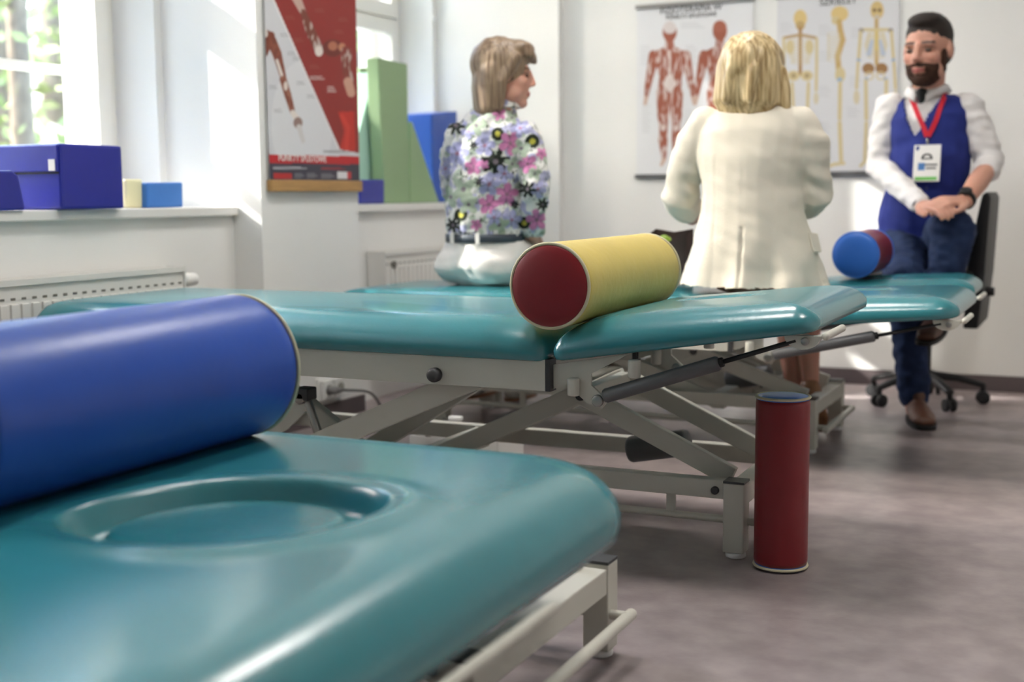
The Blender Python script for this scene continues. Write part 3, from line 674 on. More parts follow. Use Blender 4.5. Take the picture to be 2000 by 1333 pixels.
def paint_muscle(c):
    c.c[:] = s2l(WH)
    for q in (1262, 1350, 1440): textlines(c, q - 10, 90, 22, 9, .25)
    textlines(c, 1255, 200, 16, 14, .25); textlines(c, 1338, 215, 16, 14, .2); textlines(c, 1330, 45, 46, 3, .3)
    muscle_man(c, 1308); muscle_man(c, 1406, 60, False)
def paint_skeleton(c):
    c.c[:] = s2l((214, 214, 217))
    for q, yy in ((1525, 45), (1600, 50), (1663, 55), (1600, 100), (1660, 150), (1600, 170), (1655, 210), (1600, 240)): textlines(c, q, yy, 24, 5, .25)
    def limb(p, r=3.2, col=BONE): c.cap([(a, b, r) for a, b in p], col)
    # seen from behind
    x = 1563
    c.ell(x, 36, 13, 17, (214, 188, 128)); c.ell(x, 50, 9, 9, (186, 158, 108)); limb([(x, 55), (x, 145)], 3.6, (168, 132, 88))
    for i in range(8): c.ell(x, 80 + i * 6, 20 + (i < 6) * 4, 4, BONE, .55, 1.6)
    limb([(x - 32, 74), (x, 68), (x + 30, 74)], 3, (178, 148, 104)); c.ell(x - 20, 92, 8, 14, BONE); c.ell(x + 18, 92, 8, 14, BONE)
    c.ell(x - 13, 148, 12, 10, BONE); c.ell(x + 13, 148, 12, 10, BONE); c.ell(x - 13, 148, 5, 5, BROWN, .6); c.ell(x + 13, 148, 5, 5, BROWN, .6)
    for sx in (-1, 1):
        limb([(x + sx * 32, 76), (x + sx * 32, 124)], 3); limb([(x + sx * 32, 128), (x + sx * 31, 176)], 3); c.ell(x + sx * 31, 192, 5, 12, BONE, .7)
        limb([(x + sx * 16, 163), (x + sx * 13, 235)], 3.4); limb([(x + sx * 13, 240), (x + sx * 12, 318)], 3)
    # side view
    x = 1640
    c.ell(x, 27, 17, 15, (214, 188, 128)); c.ell(x - 8, 40, 8, 8, BONE); limb([(x - 1, 42), (x + 1, 58), (x + 6, 78), (x - 4, 110), (x - 2, 135), (x + 3, 150)], 5.5, (192, 162, 106))
    for i in range(9): c.ell(x - 12, 68 + i * 6, 13, 6, BONE, .5, 1.5)
    c.ell(x + 1, 146, 10, 15, BONE); c.ell(x, 156, 5, 5, (150, 176, 205)); limb([(x + 1, 162), (x, 232)], 3.8); limb([(x, 240), (x + 3, 318)], 4)
    limb([(x + 8, 319), (x - 10, 321), (x - 28, 327)], 3.2)
    # front view
    x = 1711
    c.ell(x + 2, 20, 13, 18, (206, 180, 124)); c.ell(x - 3, 20, 3.5, 3.5, (120, 92, 66)); c.ell(x + 7, 20, 3.5, 3.5, (120, 92, 66)); c.ell(x + 2, 33, 6, 4, (196, 186, 170))
    limb([(x + 1, 40), (x + 1, 125)], 4, (190, 160, 108))
    for i in range(9): c.ell(x, 66 + i * 5.5, 24 - abs(i - 4) * 1.6, 5, BONE, .7, 1.7)
    for sx in (-1, 1):
        c.cap([(x + sx * 8, 80, 3), (x + sx * 14, 105, 5)], (164, 184, 214), .7)
        limb([(x, 58), (x + sx * 28, 58)], 3); c.ell(x + sx * 29, 60, 5, 5, (140, 130, 130))
        limb([(x + sx * 30, 62), (x + sx * 34, 114)], 3.2); c.ell(x + sx * 34, 118, 4, 4, (150, 172, 200)); limb([(x + sx * 35, 122), (x + sx * 38, 172)], 3); c.ell(x + sx * 38, 190, 6, 14, BONE, .75)
        c.ell(x + sx * 13 - 2, 134, 12, 11, (150, 112, 72)); c.ell(x + sx * 11 - 2, 148, 9, 9, BONE, .9, 3)
        c.ell(x + sx * 19, 155, 4, 4, (150, 172, 200)); limb([(x + sx * 20, 158), (x + sx * 19, 232)], 3.6); limb([(x + sx * 19, 240), (x + sx * 22, 315)], 3.4); limb([(x + sx * 22, 316), (x + sx * 30, 324)], 3)
    limb([(x + 1, 62), (x + 1, 96)], 3, (212, 190, 120))
tl_ = PY(1245, 15, YB); bl_ = PY(1246, 345, YB); tr_ = PY(1472, 0, YB)
CZ0, CZ1 = bl_.z, tl_.z
def chart(label, x0, x1, paint, title, tp, small=None):
    r = root('wall_chart', label, 'poster', 'anatomy charts on the back wall', ((x0 + x1) / 2, YB, CZ0))
    sheet('sheet', (x0, YB - 0.007, CZ0), (x1 - x0, 0, 0), (0, 0, CZ1 - CZ0), 190, 270, (0, -0.003, 0), paint, r)
    for z in (CZ0, CZ1): box('hanging_rail', (x0 - 0.006, YB - 0.014, z - 0.009), (x1 + 0.006, YB - 0.0005, z + 0.009), GASM if z == CZ0 else STEEL, r, 0.003)
    for (txt, px, py, sz) in tp:
        p = PY(px, py, YB - 0.008); text_obj('title', txt, sz, p, (1, 0, 0), (0, 0, 1), INKM, r)
chart('anatomy chart of red muscle figures on the back wall', tl_.x, tr_.x, paint_muscle, None, (('FIZJOTERAPIA W', 1349, 18, 0.036), ('PUNKTY SPUSTOWE', 1350, 31, 0.024)))
chart('anatomy chart of three skeletons on the back wall beside the man', PY(1516, 200, YB).x, PY(1753, 200, YB).x, paint_skeleton, None, (('SZKIELET', 1637, 3, 0.036),))

# red muscle poster on the pier
pb = PX(521, 352, XW); pr = PX(697, 350, XW); PTOP = pb.z + 0.86
def paint_red(c):
    c.c[:] = s2l((206, 206, 210))
    c.ell(590, 240, 60, 120, (222, 222, 224), .6)
    c.poly([(470, -140), (720, -200), (720, 303), (664, 292), (536, 0)], (140, 40, 36))
    c.poly([(536, 0), (664, 292), (660, 292), (532, 0)], (225, 222, 222))
    skin, st = (120, 62, 46), (224, 214, 206)
    c.cap([(528, 70, 9), (516, 105, 7)], skin, 1); c.cap([(522, 66, 7), (530, 80, 10), (541, 105, 9), (553, 150, 6)], skin, 1, (150, 84, 62)); c.cap([(541, 118, 2.5), (553, 155, 3)], st)
    c.ell(517, 66, 6, 8, st); c.cap([(553, 155, 7), (562, 185, 7), (572, 220, 5)], (128, 70, 52), 1, (176, 120, 100)); c.ell(558, 168, 4, 9, st, .9)
    c.cap([(572, 220, 5), (580, 232, 6)], st); c.ell(582, 240, 9, 11, (146, 120, 112)); c.cap([(584, 248, 5), (592, 276, 4)], (206, 202, 200))
    for (a, b) in ((548, 66), (562, 102), (572, 112), (526, 168), (580, 160), (600, 186), (536, 214)): textlines(c, a, b, 18, 2, .6, (130, 130, 134))
    c.cap([(578, -6, 9), (592, 24, 6)], (190, 160, 150)); c.cap([(592, 24, 6), (606, 60, 9), (622, 96, 9)], (120, 64, 50), 1, st); c.ell(623, 100, 8, 10, st)
    c.ell(650, 94, 20, 17, (110, 44, 36)); c.ell(650, 90, 9, 9, (176, 110, 84)); c.ell(668, 92, 7, 8, (190, 130, 100)); c.cap([(676, 100, 10), (678, 140, 9), (684, 168, 8)], (128, 56, 44), 1, st)
    c.cap([(680, 160, 9), (686, 182, 8)], (196, 150, 130))
    for (a, b) in ((558, 32), (575, 76), (616, 18), (654, 60), (662, 36), (606, 128)): textlines(c, a, b, 20, 2, .5, (160, 100, 80))
    textlines(c, 606, 150, 32, 2, .8, (226, 214, 210)); textlines(c, 640, 170, 16, 3, .8, (226, 214, 210))
    c.poly([(660, 218), (692, 218), (694, 296), (664, 292), (672, 256)], (190, 44, 32)); c.cap([(668, 226, 4), (680, 250, 4), (676, 290, 4)], (206, 60, 44))
    textlines(c, 632, 295, 58, 2, .7, (90, 86, 90), 2.5)
    c.poly([(500, 302), (720, 306), (720, 322), (500, 318)], (186, 32, 38)); c.poly([(500, 318), (720, 322), (720, 356), (500, 356)], (58, 56, 70))
    textlines(c, 534, 327, 76, 2, .8, (196, 194, 200), 2.5); textlines(c, 628, 328, 54, 2, .8, (170, 40, 44), 2.5)
    c.poly([(534, 338), (570, 338), (570, 349), (534, 349)], (180, 38, 42)); textlines(c, 576, 339, 18, 4, .5, (150, 148, 156), 2.6); textlines(c, 600, 339, 20, 4, .5, (150, 148, 156), 2.6); textlines(c, 628, 340, 26, 4, .5, (150, 148, 156), 2.6)
    c.poly([(659, 336), (680, 336), (680, 350), (659, 350)], (216, 216, 218)); c.poly([(678, 336), (686, 336), (686, 350), (678, 350)], (190, 50, 50))
rp = root('muscle_poster', 'red and grey poster of arm muscles with a wooden bottom bar', 'poster', None, (XW, (pb.y + pr.y) / 2, pb.z - 0.04))
sheet('sheet', (XW + 0.012, pb.y, pb.z), (0, pr.y - pb.y, 0), (0, 0, PTOP - pb.z), 170, 280, (0.003, 0, 0), paint_red, rp)
for z in (pb.z - 0.018, PTOP + 0.01): box('wooden_bar', (XW + 0.001, pb.y - 0.004, z - 0.019), (XW + 0.022, pr.y + 0.004, z + 0.019), WOODM, rp, 0.004)
for (txt, px, py, sz) in (('PUNKTY SPUSTOWE', 592, 310.5, 0.030),):
    text_obj('band_title', txt, sz, PX(px, py, XW + 0.0125), (0, 1, 0), (0, 0, 1), LABELM, rp)

# paper bag on the table beside the woman in the blazer
g0 = PY(1296, 545, 3.80); zt3 = 0.498; gz = PY(1300, 448, 3.80).z
bg_ = root('gift_bag', 'brown paper bag with something green in it beside the woman in the blazer', 'bag', None, (g0.x, 3.8, zt3))
x0, x1, y0, y1 = g0.x - 0.045, g0.x + 0.085, 3.76, 3.84
bm = bmesh.new(); tops = [(x0 + .01, y0, gz - .012), ((x0 + x1) / 2, y0 - .006, gz - .045), (x1, y0, gz - .005), (x1 - .015, (y0 + y1) / 2, gz - .03), (x1, y1, gz), ((x0 + x1) / 2, y1 + .006, gz - .01), (x0 + .005, y1, gz), (x0 - .012, (y0 + y1) / 2, gz - .02)]
bots = [(x0, y0, zt3), ((x0 + x1) / 2, y0, zt3), (x1, y0, zt3), (x1, (y0 + y1) / 2, zt3), (x1, y1, zt3), ((x0 + x1) / 2, y1, zt3), (x0, y1, zt3), (x0, (y0 + y1) / 2, zt3)]
A = [bm.verts.new(p) for p in tops]; B = [bm.verts.new(p) for p in bots]
for i in range(8): bm.faces.new((B[i], B[(i + 1) % 8], A[(i + 1) % 8], A[i]))
bm.faces.new(B[::-1])
bo = finish('bag_body', bm, BAGM, bg_); sm = bo.modifiers.new('solid', 'SOLIDIFY'); sm.thickness = 0.003
tube('green_content', [((g0.x, 3.8, zt3 + 0.002), 0.03), ((g0.x, 3.8, gz - 0.05), 0.032), ((g0.x + 0.002, 3.8, gz - 0.025), 0.02), ((g0.x + 0.002, 3.8, gz - 0.018), 0.004)], APPLE, bg_, 14)


# ------------------------------------------------------------------ swivel chair
CX, CY = -0.60, 4.84
ch = root('office_chair', 'black swivel chair on castors the man in the vest sits on', 'chair', None, (CX, CY, 0))
for k in range(5):
    a = math.radians(230 + 72 * k); d = V((math.cos(a), math.sin(a), 0)); e = V((CX, CY, 0)) + d * 0.21
    ar = tube('base_arm', [(V((CX, CY, 0.105)) + d * 0.02, 0.022, 0.016), (V((CX, CY, 0.095)) + d * 0.12, 0.019, 0.014), (e + V((0, 0, 0.07)), 0.017, 0.011)], BLACKM, ch, 10, side=V((-d.y, d.x, 0)), cap=0.5)
    cyl('castor_fork', e + V((0, 0, 0.04)), e + V((0, 0, 0.075)), 0.010, BLACKM, ar, 10)
    n_ = V((-d.y, d.x, 0))
    for q in (-0.014, 0.014): cyl('castor_wheel', e + n_ * (q - 0.007) + V((0, 0, 0.024)), e + n_ * (q + 0.007) + V((0, 0, 0.024)), 0.024, BLACKM, ar, 18)
cyl('column', (CX, CY, 0.09), (CX, CY, 0.30), 0.024, BLACKM, ch); cyl('gas_lift', (CX, CY, 0.30), (CX, CY, 0.42), 0.014, STEEL, ch)
bm = bmesh.new(); abox(bm, (CX - 0.11, CY - 0.07, 0.405), (CX + 0.13, CY + 0.07, 0.44)); finish('seat_plate', bm, BLACKM, ch, False, 0.01)
bm = bmesh.new(); abox(bm, (CX - 0.20, CY - 0.20, 0.44), (CX + 0.18, CY + 0.20, 0.505)); finish('seat', bm, BLACKM, ch, True, 0.028, 4)
b0 = PY(1900, 632, 4.86); b1 = PY(1930, 374, 4.86)
bm = bmesh.new(); prof = [(b0.x - 0.015, b0.z), (b0.x + 0.035, b0.z), (b0.x + 0.05, (b0.z + b1.z) / 2 - 0.06), (b1.x + 0.025, b1.z - 0.02), (b1.x + 0.012, b1.z), (b1.x - 0.004, b1.z - 0.012), (b0.x - 0.005, (b0.z + b1.z) / 2)]
aprism(bm, [(x, 4.66, z) for x, z in prof], (0, 0.40, 0)); finish('backrest', bm, BLACKM, ch, True, 0.008, 2)
tube('back_support', [((CX + 0.1, CY, 0.42), 0.02, 0.01), ((b0.x - 0.02, CY, 0.41), 0.02, 0.01), ((b0.x + 0.0, CY, b0.z + 0.12), 0.02, 0.01)], BLACKM, ch, 10)
kb_ = PY(1938, 570, 4.80); cyl('adjust_knob', (b0.x + 0.03, 4.80, kb_.z), (b0.x + 0.075, 4.80, kb_.z), 0.016, BLACKM, ch)

# ------------------------------------------------------------------ people
def aell(bm, c, rad, axes=None):
    M = Matrix.Identity(3) if axes is None else Matrix((axes[0], axes[1], axes[2])).transposed()
    r = bmesh.ops.create_icosphere(bm, subdivisions=3, radius=1.0)
    for v in r['verts']: v.co = V(c) + M @ V((v.co.x * rad[0], v.co.y * rad[1], v.co.z * rad[2]))
def blob(name, prims, voxel, m, parent, smooth=6, cut=None, disp=None, color=None, solid=0):
    bm = bmesh.new()
    for p in prims:
        if p[0] == 'e': aell(bm, *p[1:])
        else: atube(bm, p[1], 20, p[2] if len(p) > 2 else None, 0.9)
    bmesh.ops.recalc_face_normals(bm, faces=bm.faces[:])
    me = bpy.data.meshes.new('tmp'); bm.to_mesh(me); bm.free()
    o = bpy.data.objects.new('tmp', me); C.objects.link(o)
    r = o.modifiers.new('r', 'REMESH'); r.mode = 'VOXEL'; r.voxel_size = voxel
    q = o.modifiers.new('s', 'SMOOTH'); q.iterations = smooth; q.factor = 0.5
    me2 = bpy.data.meshes.new_from_object(o.evaluated_get(bpy.context.evaluated_depsgraph_get()))
    bpy.data.objects.remove(o); bpy.data.meshes.remove(me); me2.name = name
    bm = bmesh.new(); bm.from_mesh(me2); bm.normal_update()
    if disp:
        dd = [disp(v.co, v.normal) for v in bm.verts]
        for v, q in zip(bm.verts, dd): v.co += v.normal * q
    if cut: bmesh.ops.delete(bm, geom=[v for v in bm.verts if cut(v.co)], context='VERTS')
    bm.to_mesh(me2); bm.free()
    me2.materials.clear()
    if color:
        at = me2.color_attributes.new('Col', 'FLOAT_COLOR', 'POINT'); a = []
        for v in me2.vertices: a += [*s2l(color(v.co, v.normal)), 1.0]
        at.data.foreach_set('color', a)
    bv = BVHTree.FromPolygons([v.co.copy() for v in me2.vertices], [tuple(p.vertices) for p in me2.polygons])
    me2.transform(Matrix.Translation(-ploc(parent)))
    ob = link(name, me2, m, parent, True)
    if solid: md = ob.modifiers.new('solid', 'SOLIDIFY'); md.thickness = solid; md.offset = 0
    return ob, bv
def fold(freq, amp, st=(1, 1, 1), seed=0.0):
    def f(p, n): return amp * noise.noise(V((p.x * freq * st[0] + seed, p.y * freq * st[1], p.z * freq * st[2])))
    return f
class Head:
    def __init__(s, c, f, k, tilt=(0, 0, 1)):
        s.c = V(c); s.f = V(f).normalized(); u = V(tilt); s.u = (u - s.f * u.dot(s.f)).normalized(); s.s = s.u.cross(s.f); s.k = k   # s.s: own left
    def p(s, a, b, c): return s.c + (s.f * a + s.s * b + s.u * c) * s.k
    def loc(s, q): d = (V(q) - s.c) / s.k; return d.dot(s.f), d.dot(s.s), d.dot(s.u)
    def e(s, c, r): return ('e', s.p(*c), tuple(x * s.k for x in r), (s.f, s.s, s.u))
    def t(s, pts, r=None): return ('t', [(s.p(*q[:3]),) + tuple(x * s.k for x in q[3:]) for q in pts], s.s)
    def prims(s):
        P = [s.e((-0.012, 0, 0.030), (0.097, 0.074, 0.090)), s.e((0.028, 0, -0.035), (0.062, 0.060, 0.080)), s.e((0.062, 0, -0.095), (0.026, 0.030, 0.022)),
             s.t([(0.088, 0, 0.018, 0.010), (0.106, 0, -0.026, 0.0125)]), s.e((0.098, 0.010, -0.031), (0.010, 0.010, 0.008)), s.e((0.098, -0.010, -0.031), (0.010, 0.010, 0.008)),
             s.e((0.086, 0, -0.060), (0.012, 0.023, 0.007)), s.e((0.085, 0, -0.071), (0.011, 0.019, 0.007)),
             s.t([(0.072, 0.042, 0.020, 0.012), (0.086, 0.0, 0.018, 0.010), (0.072, -0.042, 0.020, 0.012)])]
        for q in (-1, 1):
            P += [s.e((0.052, q * 0.036, -0.025), (0.030, 0.026, 0.026)), s.e((-0.006, q * 0.076, -0.004), (0.019, 0.010, 0.031)), s.e((0.02, q * 0.048, -0.065), (0.035, 0.018, 0.03))]
        return P
    def eyes(s, parent):
        for q in (-1, 1):
            bm = bmesh.new(); aell(bm, s.p(0.0755, q * 0.031, -0.001), (0.006 * s.k, 0.0125 * s.k, 0.0062 * s.k), (s.f, s.s, s.u)); finish('eye', bm, EYEM, parent, True)
    def face(s, base, lip=(176, 98, 92), brow=(60, 44, 36), cheek=(206, 140, 120)):
        def f(co, n):
            a, b, c = s.loc(co); col = base
            def mix(x, y, t): return tuple(x[i] * (1 - t) + y[i] * t for i in range(3))
            if a > 0.03 and c > -0.13:
                t = math.exp(-((abs(b) - 0.040) / 0.018) ** 2 - ((c + 0.03) / 0.02) ** 2); col = mix(col, cheek, 0.5 * t)
                if a > 0.06 and abs(abs(b) - 0.032) < 0.020 and abs(c - 0.022 - 0.1 * (0.03 - abs(abs(b) - 0.03)) ) < 0.006: col = mix(col, brow, 0.75)
                if a > 0.07 and abs(b) < 0.024 and abs(c + 0.0655) < 0.009 - abs(b) * 0.2: col = mix(col, lip, 0.85)
                if a > 0.05 and abs(abs(b) - 0.031) < 0.019 and abs(c - 0.002) < 0.010: col = mix(col, (150, 104, 88), 0.5)
            return col
        return f
def hand(wrist, dirn, palm_n, k=1.0, curl=0.6, thumb=1):
    # palm with five separate bent fingers; dirn: along the hand, palm_n: out of the palm
    d = V(dirn).normalized(); n = V(palm_n); n = (n - d * n.dot(d)).normalized(); s = d.cross(n) * thumb
    w = V(wrist); P = [('t', [(w - d * 0.012 * k, 0.026 * k, 0.019 * k), (w + d * 0.03 * k, 0.036 * k, 0.016 * k), (w + d * 0.075 * k, 0.041 * k, 0.014 * k), (w + d * 0.092 * k, 0.036 * k, 0.011 * k)], s)]
    for i, (o, L) in enumerate(((0.030, 0.070), (0.011, 0.078), (-0.009, 0.073), (-0.028, 0.058))):
        p = w + (d * 0.086 + s * o) * k; pts = [(p - d * 0.012 * k, 0.0092 * k)]; a = 0.15
        for j, fr in enumerate((0.45, 0.32, 0.23)):
            a += curl * (0.9 if j else 0.5); q = pts[-1][0] if j else p
            pts.append((q + (d * math.cos(a) + n * math.sin(a)) * L * fr * k, (0.0088 - 0.0009 * j) * k))
        P.append(('t', pts))
    b = w + (d * 0.022 + s * 0.030) * k
    P.append(('t', [(b, 0.012 * k), (b + (d * 0.030 + s * 0.022 + n * 0.010) * k, 0.0105 * k), (b + (d * 0.060 + s * 0.024 + n * 0.022) * k, 0.0088 * k)]))
    return P
def ribbon(name, pts, wdt, m, parent, th=0.002, nrm=None):
    bm = bmesh.new(); pts = [V(p) for p in pts]; rows = []
    for i, p in enumerate(pts):
        t = (pts[min(i + 1, len(pts) - 1)] - pts[max(i - 1, 0)]).normalized(); n = nrm[i] if nrm else (CAM - p).normalized(); s = t.cross(n).normalized(); n = s.cross(t)
        rows.append([bm.verts.new(p + s * a * wdt / 2 + n * b * th / 2) for a, b in ((-1, -1), (1, -1), (1, 1), (-1, 1))])
    for A, B in zip(rows, rows[1:]):
        for j in range(4): bm.faces.new((A[j], A[(j + 1) % 4], B[(j + 1) % 4], B[j]))
    bm.faces.new(rows[0][::-1]); bm.faces.new(rows[-1]); return finish(name, bm, m, parent)
def hitpt(bvs, px, py, off=0.003):
    d = ray(px, py).normalized(); best = None
    for b in bvs:
        h = b.ray_cast(CAM, d)
        if h[0] is not None and (best is None or h[3] < best[3]): best = h
    if best is None: return None, None
    n = best[1] if best[1].dot(d) < 0 else -best[1]
    return best[0] + n * off, n
J = PY

# ---------------- man in a vest, seated, facing the room
mp_ = root('person', 'bearded person in a royal blue vest and jeans seated with hands clasped on one knee', 'person', None, (-0.55, 4.75, 0))
ms = V((0.97, -0.2, 0)).normalized(); mf = V((-0.2, -0.97, 0)).normalized()
hd = Head(J(1812, 99, 4.70), (-0.24, -0.96, -0.07), 1.03)
TOR = [(1812, 188, 4.79, .070, .058), (1812, 204, 4.79, .118, .080), (1814, 236, 4.78, .137, .104), (1815, 305, 4.77, .130, .108), (1810, 368, 4.78, .130, .108), (1800, 420, 4.80, .140, .118), (1797, 462, 4.83, .142, .125)]
def torso(d): return ('t', [(J(a, b, c), ra + d, rb + d) for a, b, c, ra, rb in TOR], ms)
RS, RE, RWr = J(1736, 214, 4.79), J(1717, 325, 4.75), J(1800, 402, 4.50)
LS, LE, LWr = J(1893, 214, 4.78), J(1934, 320, 4.76), J(1884, 394, 4.52)
RH, LH = J(1764, 462, 4.86), J(1845, 462, 4.86)
RK, RA = J(1766, 545, 4.505), J(1786, 772, 4.475)
LK, LA = J(1862, 452, 4.51), J(1840, 582, 4.515)
neck = ('t', [(hd.p(-0.02, 0, -0.05), .052, .055), (J(1812, 192, 4.78), .056, .056), (J(1812, 215, 4.79), .07, .07)])
kn_ = J(1838, 398, 4.42)
body = hd.prims() + [neck, torso(-.012), ('t', [(RS, .045), (RE, .038), (RWr, .028)]), ('t', [(LS, .045), (LE, .040), ((LE + LWr) / 2, .037), (LWr, .027)]),
    ('t', [(RH, .075), (RK, .055), (RA, .038)]), ('t', [(LH, .075), (LK, .06), (LA, .038)]), ('t', [(RA, .034), (RA + V((0, -.02, -.05)), .026)]), ('t', [(LA, .034), (LA + V((0, -.02, -.05)), .026)])]
body += hand(RWr, J(1850, 400, 4.40) - RWr, (0.1, 0.25, -1), 1.0, 0.45, -1) + hand(LWr, J(1822, 398, 4.41) - LWr + V((0, 0, 0.012)), (-0.1, 0.35, -1), 1.0, 0.5, 1)
blob('body', body, 0.0052, SKIN, mp_, 3, color=hd.face((204, 152, 132), brow=(46, 34, 28)))
hd.eyes(mp_)
blob('hair', [hd.e((-0.018, 0, 0.046), (0.098, 0.0765, 0.084)), hd.e((0.022, 0, 0.096), (0.064, 0.058, 0.032)), hd.e((-0.055, 0, 0.0), (0.054, 0.070, 0.065))], 0.0045, HAIRD, mp_, 3, disp=fold(120, 0.001))
def bcut(p):
    a, b, c = hd.loc(p)
    return (a > 0.06 and abs(b) < 0.024 and -0.077 < c < -0.056) or c > -0.034 + min(0.062, max(0, (0.050 - a) * 1.7))
blob('beard', [hd.e((0.029, 0, -0.062), (0.0635, 0.0615, 0.060)), hd.e((0.063, 0, -0.096), (0.029, 0.033, 0.025)), hd.t([(0.082, 0.026, -0.056, 0.008), (0.092, 0, -0.047, 0.0085), (0.082, -0.026, -0.056, 0.008)]), hd.e((0.015, 0.062, -0.035), (0.02, 0.010, 0.045)), hd.e((0.015, -0.062, -0.035), (0.02, 0.010, 0.045))], 0.004, BEARDM, mp_, 2, cut=bcut, disp=fold(120, 0.002))
shirt, bvS = blob('shirt', [torso(.0), ('t', [(RS + V((.01, 0, .005)), .060), ((RS + RE) / 2, .053), (RE, .047), ((RE + RWr) / 2, .041), (RWr - (RWr - RE).normalized() * .012, .036)]), ('t', [(LS + V((-.01, 0, .005)), .060), ((LS + LE) / 2, .055), (LE, .050), (LE + (LWr - LE) * .16, .050)])], 0.006, SHIRTM, mp_, 5, disp=fold(26, .007, (1, 1, 1.6)))
zv, zn = J(1813, 262, 4.68).z, J(1812, 186, 4.68).z
cN = J(1813, 220, 4.79)
def vcut(p):
    q = p - cN; sx = q.dot(ms); fr = q.dot(mf)
    if p.z > zn + 0.004: return True
    if fr > 0 and p.z > zv and abs(sx) < 0.004 + 0.066 * (p.z - zv) / (zn - zv): return True
    return p.z > J(1738, 200, 4.79).z and abs(sx) > 0.122
vest, bvV = blob('vest', [torso(.011)], 0.006, VESTM, mp_, 4, cut=vcut, disp=fold(16, .006, (1, 1, 1.5), 5), solid=0.004)
for px, py in ((1812, 335), (1809, 368), (1806, 398)):
    p, n = hitpt([bvV], px, py, 0.003)
    if p is not None: cyl('button', p - n * .002, p + n * .003, 0.006, mat('blue_button', (30, 40, 100), .4), vest, 12)
trou, bvT = blob('jeans', [('e', (RH + LH) / 2, (.165, .14, .10), (V((1, 0, 0)), V((0, 1, 0)), V((0, 0, 1)))), ('t', [(RH, .092), ((RH + RK) / 2, .084), (RK, .068), ((RK + RA) / 2, .060), (RA, .054)]), ('t', [(LH, .092), ((LH + LK) / 2, .088), (LK, .076), ((LK + LA) / 2, .064), (LA, .052)])], 0.007, JEANS, mp_, 5, disp=fold(30, .007, (1, 1, 1.4), 9))
def shoe(p_heel, p_toe, m, parent, k=1.0, up=V((0, 0, 1)), sole=BLACKM):
    h, t = V(p_heel), V(p_toe); d = (t - h).normalized(); L = (t - h).length; s = d.cross(up).normalized(); u = s.cross(d)
    sh, _ = blob('shoe', [('t', [(h + u * .036 * k, .034 * k, .036 * k), (h + d * L * .35 + u * .036 * k, .036 * k, .036 * k), (h + d * L * .7 + u * .026 * k, .044 * k, .027 * k), (t + u * .02 * k, .036 * k, .018 * k)], s), ('t', [(h + d * .02 + u * .04 * k, .033 * k), (h + d * .025 + u * .085 * k, .034 * k)])], 0.005, m, parent, 4)
    bm = bmesh.new(); out = []
    for i in range(28):
        a = 2 * math.pi * i / 28; lx = L / 2 + (L / 2 + .042 * k) * math.cos(a); w_ = (.040 + .008 * (lx / L)) * k * (abs(math.sin(a)) ** .7) * (1 if math.sin(a) > 0 else -1); out.append(h + d * lx + s * w_ - u * .002)
    aprism(bm, out, u * .014 * k); finish('sole', bm, sole, sh)
    return sh
heel = V((RA.x + .004, RA.y + 0.005, 0.004)); toe = PZ(1806, 836, 0.004)
shoe(heel, toe, LEATHER, mp_, 1.0)
lh = V((LA.x - .005, 4.50, LA.z - 0.105)); shoe(lh, lh + V((-.02, -.17, -.03)), LEATHER, mp_, .95)
# collar, scarf, lanyard, badge, watch
nb = J(1812, 184, 4.775)
bm = bmesh.new(); K = 28; rows = []
for zz, rr_ in ((0.0, 1.12), (0.018, 1.02), (0.034, 0.98), (0.030, 1.06), (0.006, 1.26)):
    rows.append([bm.verts.new(nb + ms * math.sin(2 * math.pi * i / K) * .066 * rr_ + mf * math.cos(2 * math.pi * i / K) * .064 * rr_ + V((0, 0, zz - 0.02 * max(0, math.cos(2 * math.pi * i / K)) ** 2 - (0.026 * math.exp(-((((i + K // 2) % K) - K // 2) / 2.2 ) ** 2) if rr_ > 1.2 else 0)))) for i in range(K)])
for A, B in zip(rows, rows[1:]):
    for i in range(1, K - 1): bm.faces.new((A[i], A[(i + 1) % K], B[(i + 1) % K], B[i]))
o = finish('collar', bm, SHIRTM, mp_, True); md = o.modifiers.new('solid', 'SOLIDIFY'); md.thickness = .003
blob('scarf', [('e', nb + mf * .030 + V((0, 0, -.004)), (.040, .034, .030), (ms, mf, V((0, 0, 1)))), ('t', [(nb + V((0, 0, -.004)), .058, .056), (nb + V((0, 0, .028)), .058, .057)], ms), ('t', [(nb + mf * .056 + V((0, 0, -.002)), .026), (nb + mf * .066 + V((0, 0, -.03)), .012)])], .005, BLACKM, mp_, 3)
def strip(pp):
    P_, N_ = [], []
    for px, py in pp:
        p, n = hitpt([bvV, bvS], px, py, .008)
        if p is not None: P_.append(p); N_.append(n)
    return P_, N_
for pp in (((1776, 176), (1780, 190), (1787, 208), (1796, 230), (1805, 250), (1811, 268)), ((1845, 182), (1842, 196), (1836, 214), (1828, 236), (1820, 254), (1813, 268))):
    P_, N_ = strip(pp)
    if len(P_) > 2: ribbon('lanyard', P_, .017, LANY, mp_, .0015, N_)
p0, n0 = hitpt([bvV, bvS], 1812, 272, .006); p1, n1 = hitpt([bvV, bvS], 1812, 318, .010)
cyl('badge_clip', p0, p0 + V((0, 0, -.018)), .004, STEEL, mp_, 10)
bn = (mf + V((0, 0, .08))).normalized(); bs = V((0, 0, 1)).cross(bn).normalized(); bu = bn.cross(bs)
pw, ph = .094 / 2, .128 / 2
bm = bmesh.new(); aprism(bm, [p1 + bs * a + bu * b for a, b in ((-pw, -ph), (pw, -ph), (pw, ph), (-pw, ph))], bn * .003); bdg = finish('badge', bm, LABELM, mp_)
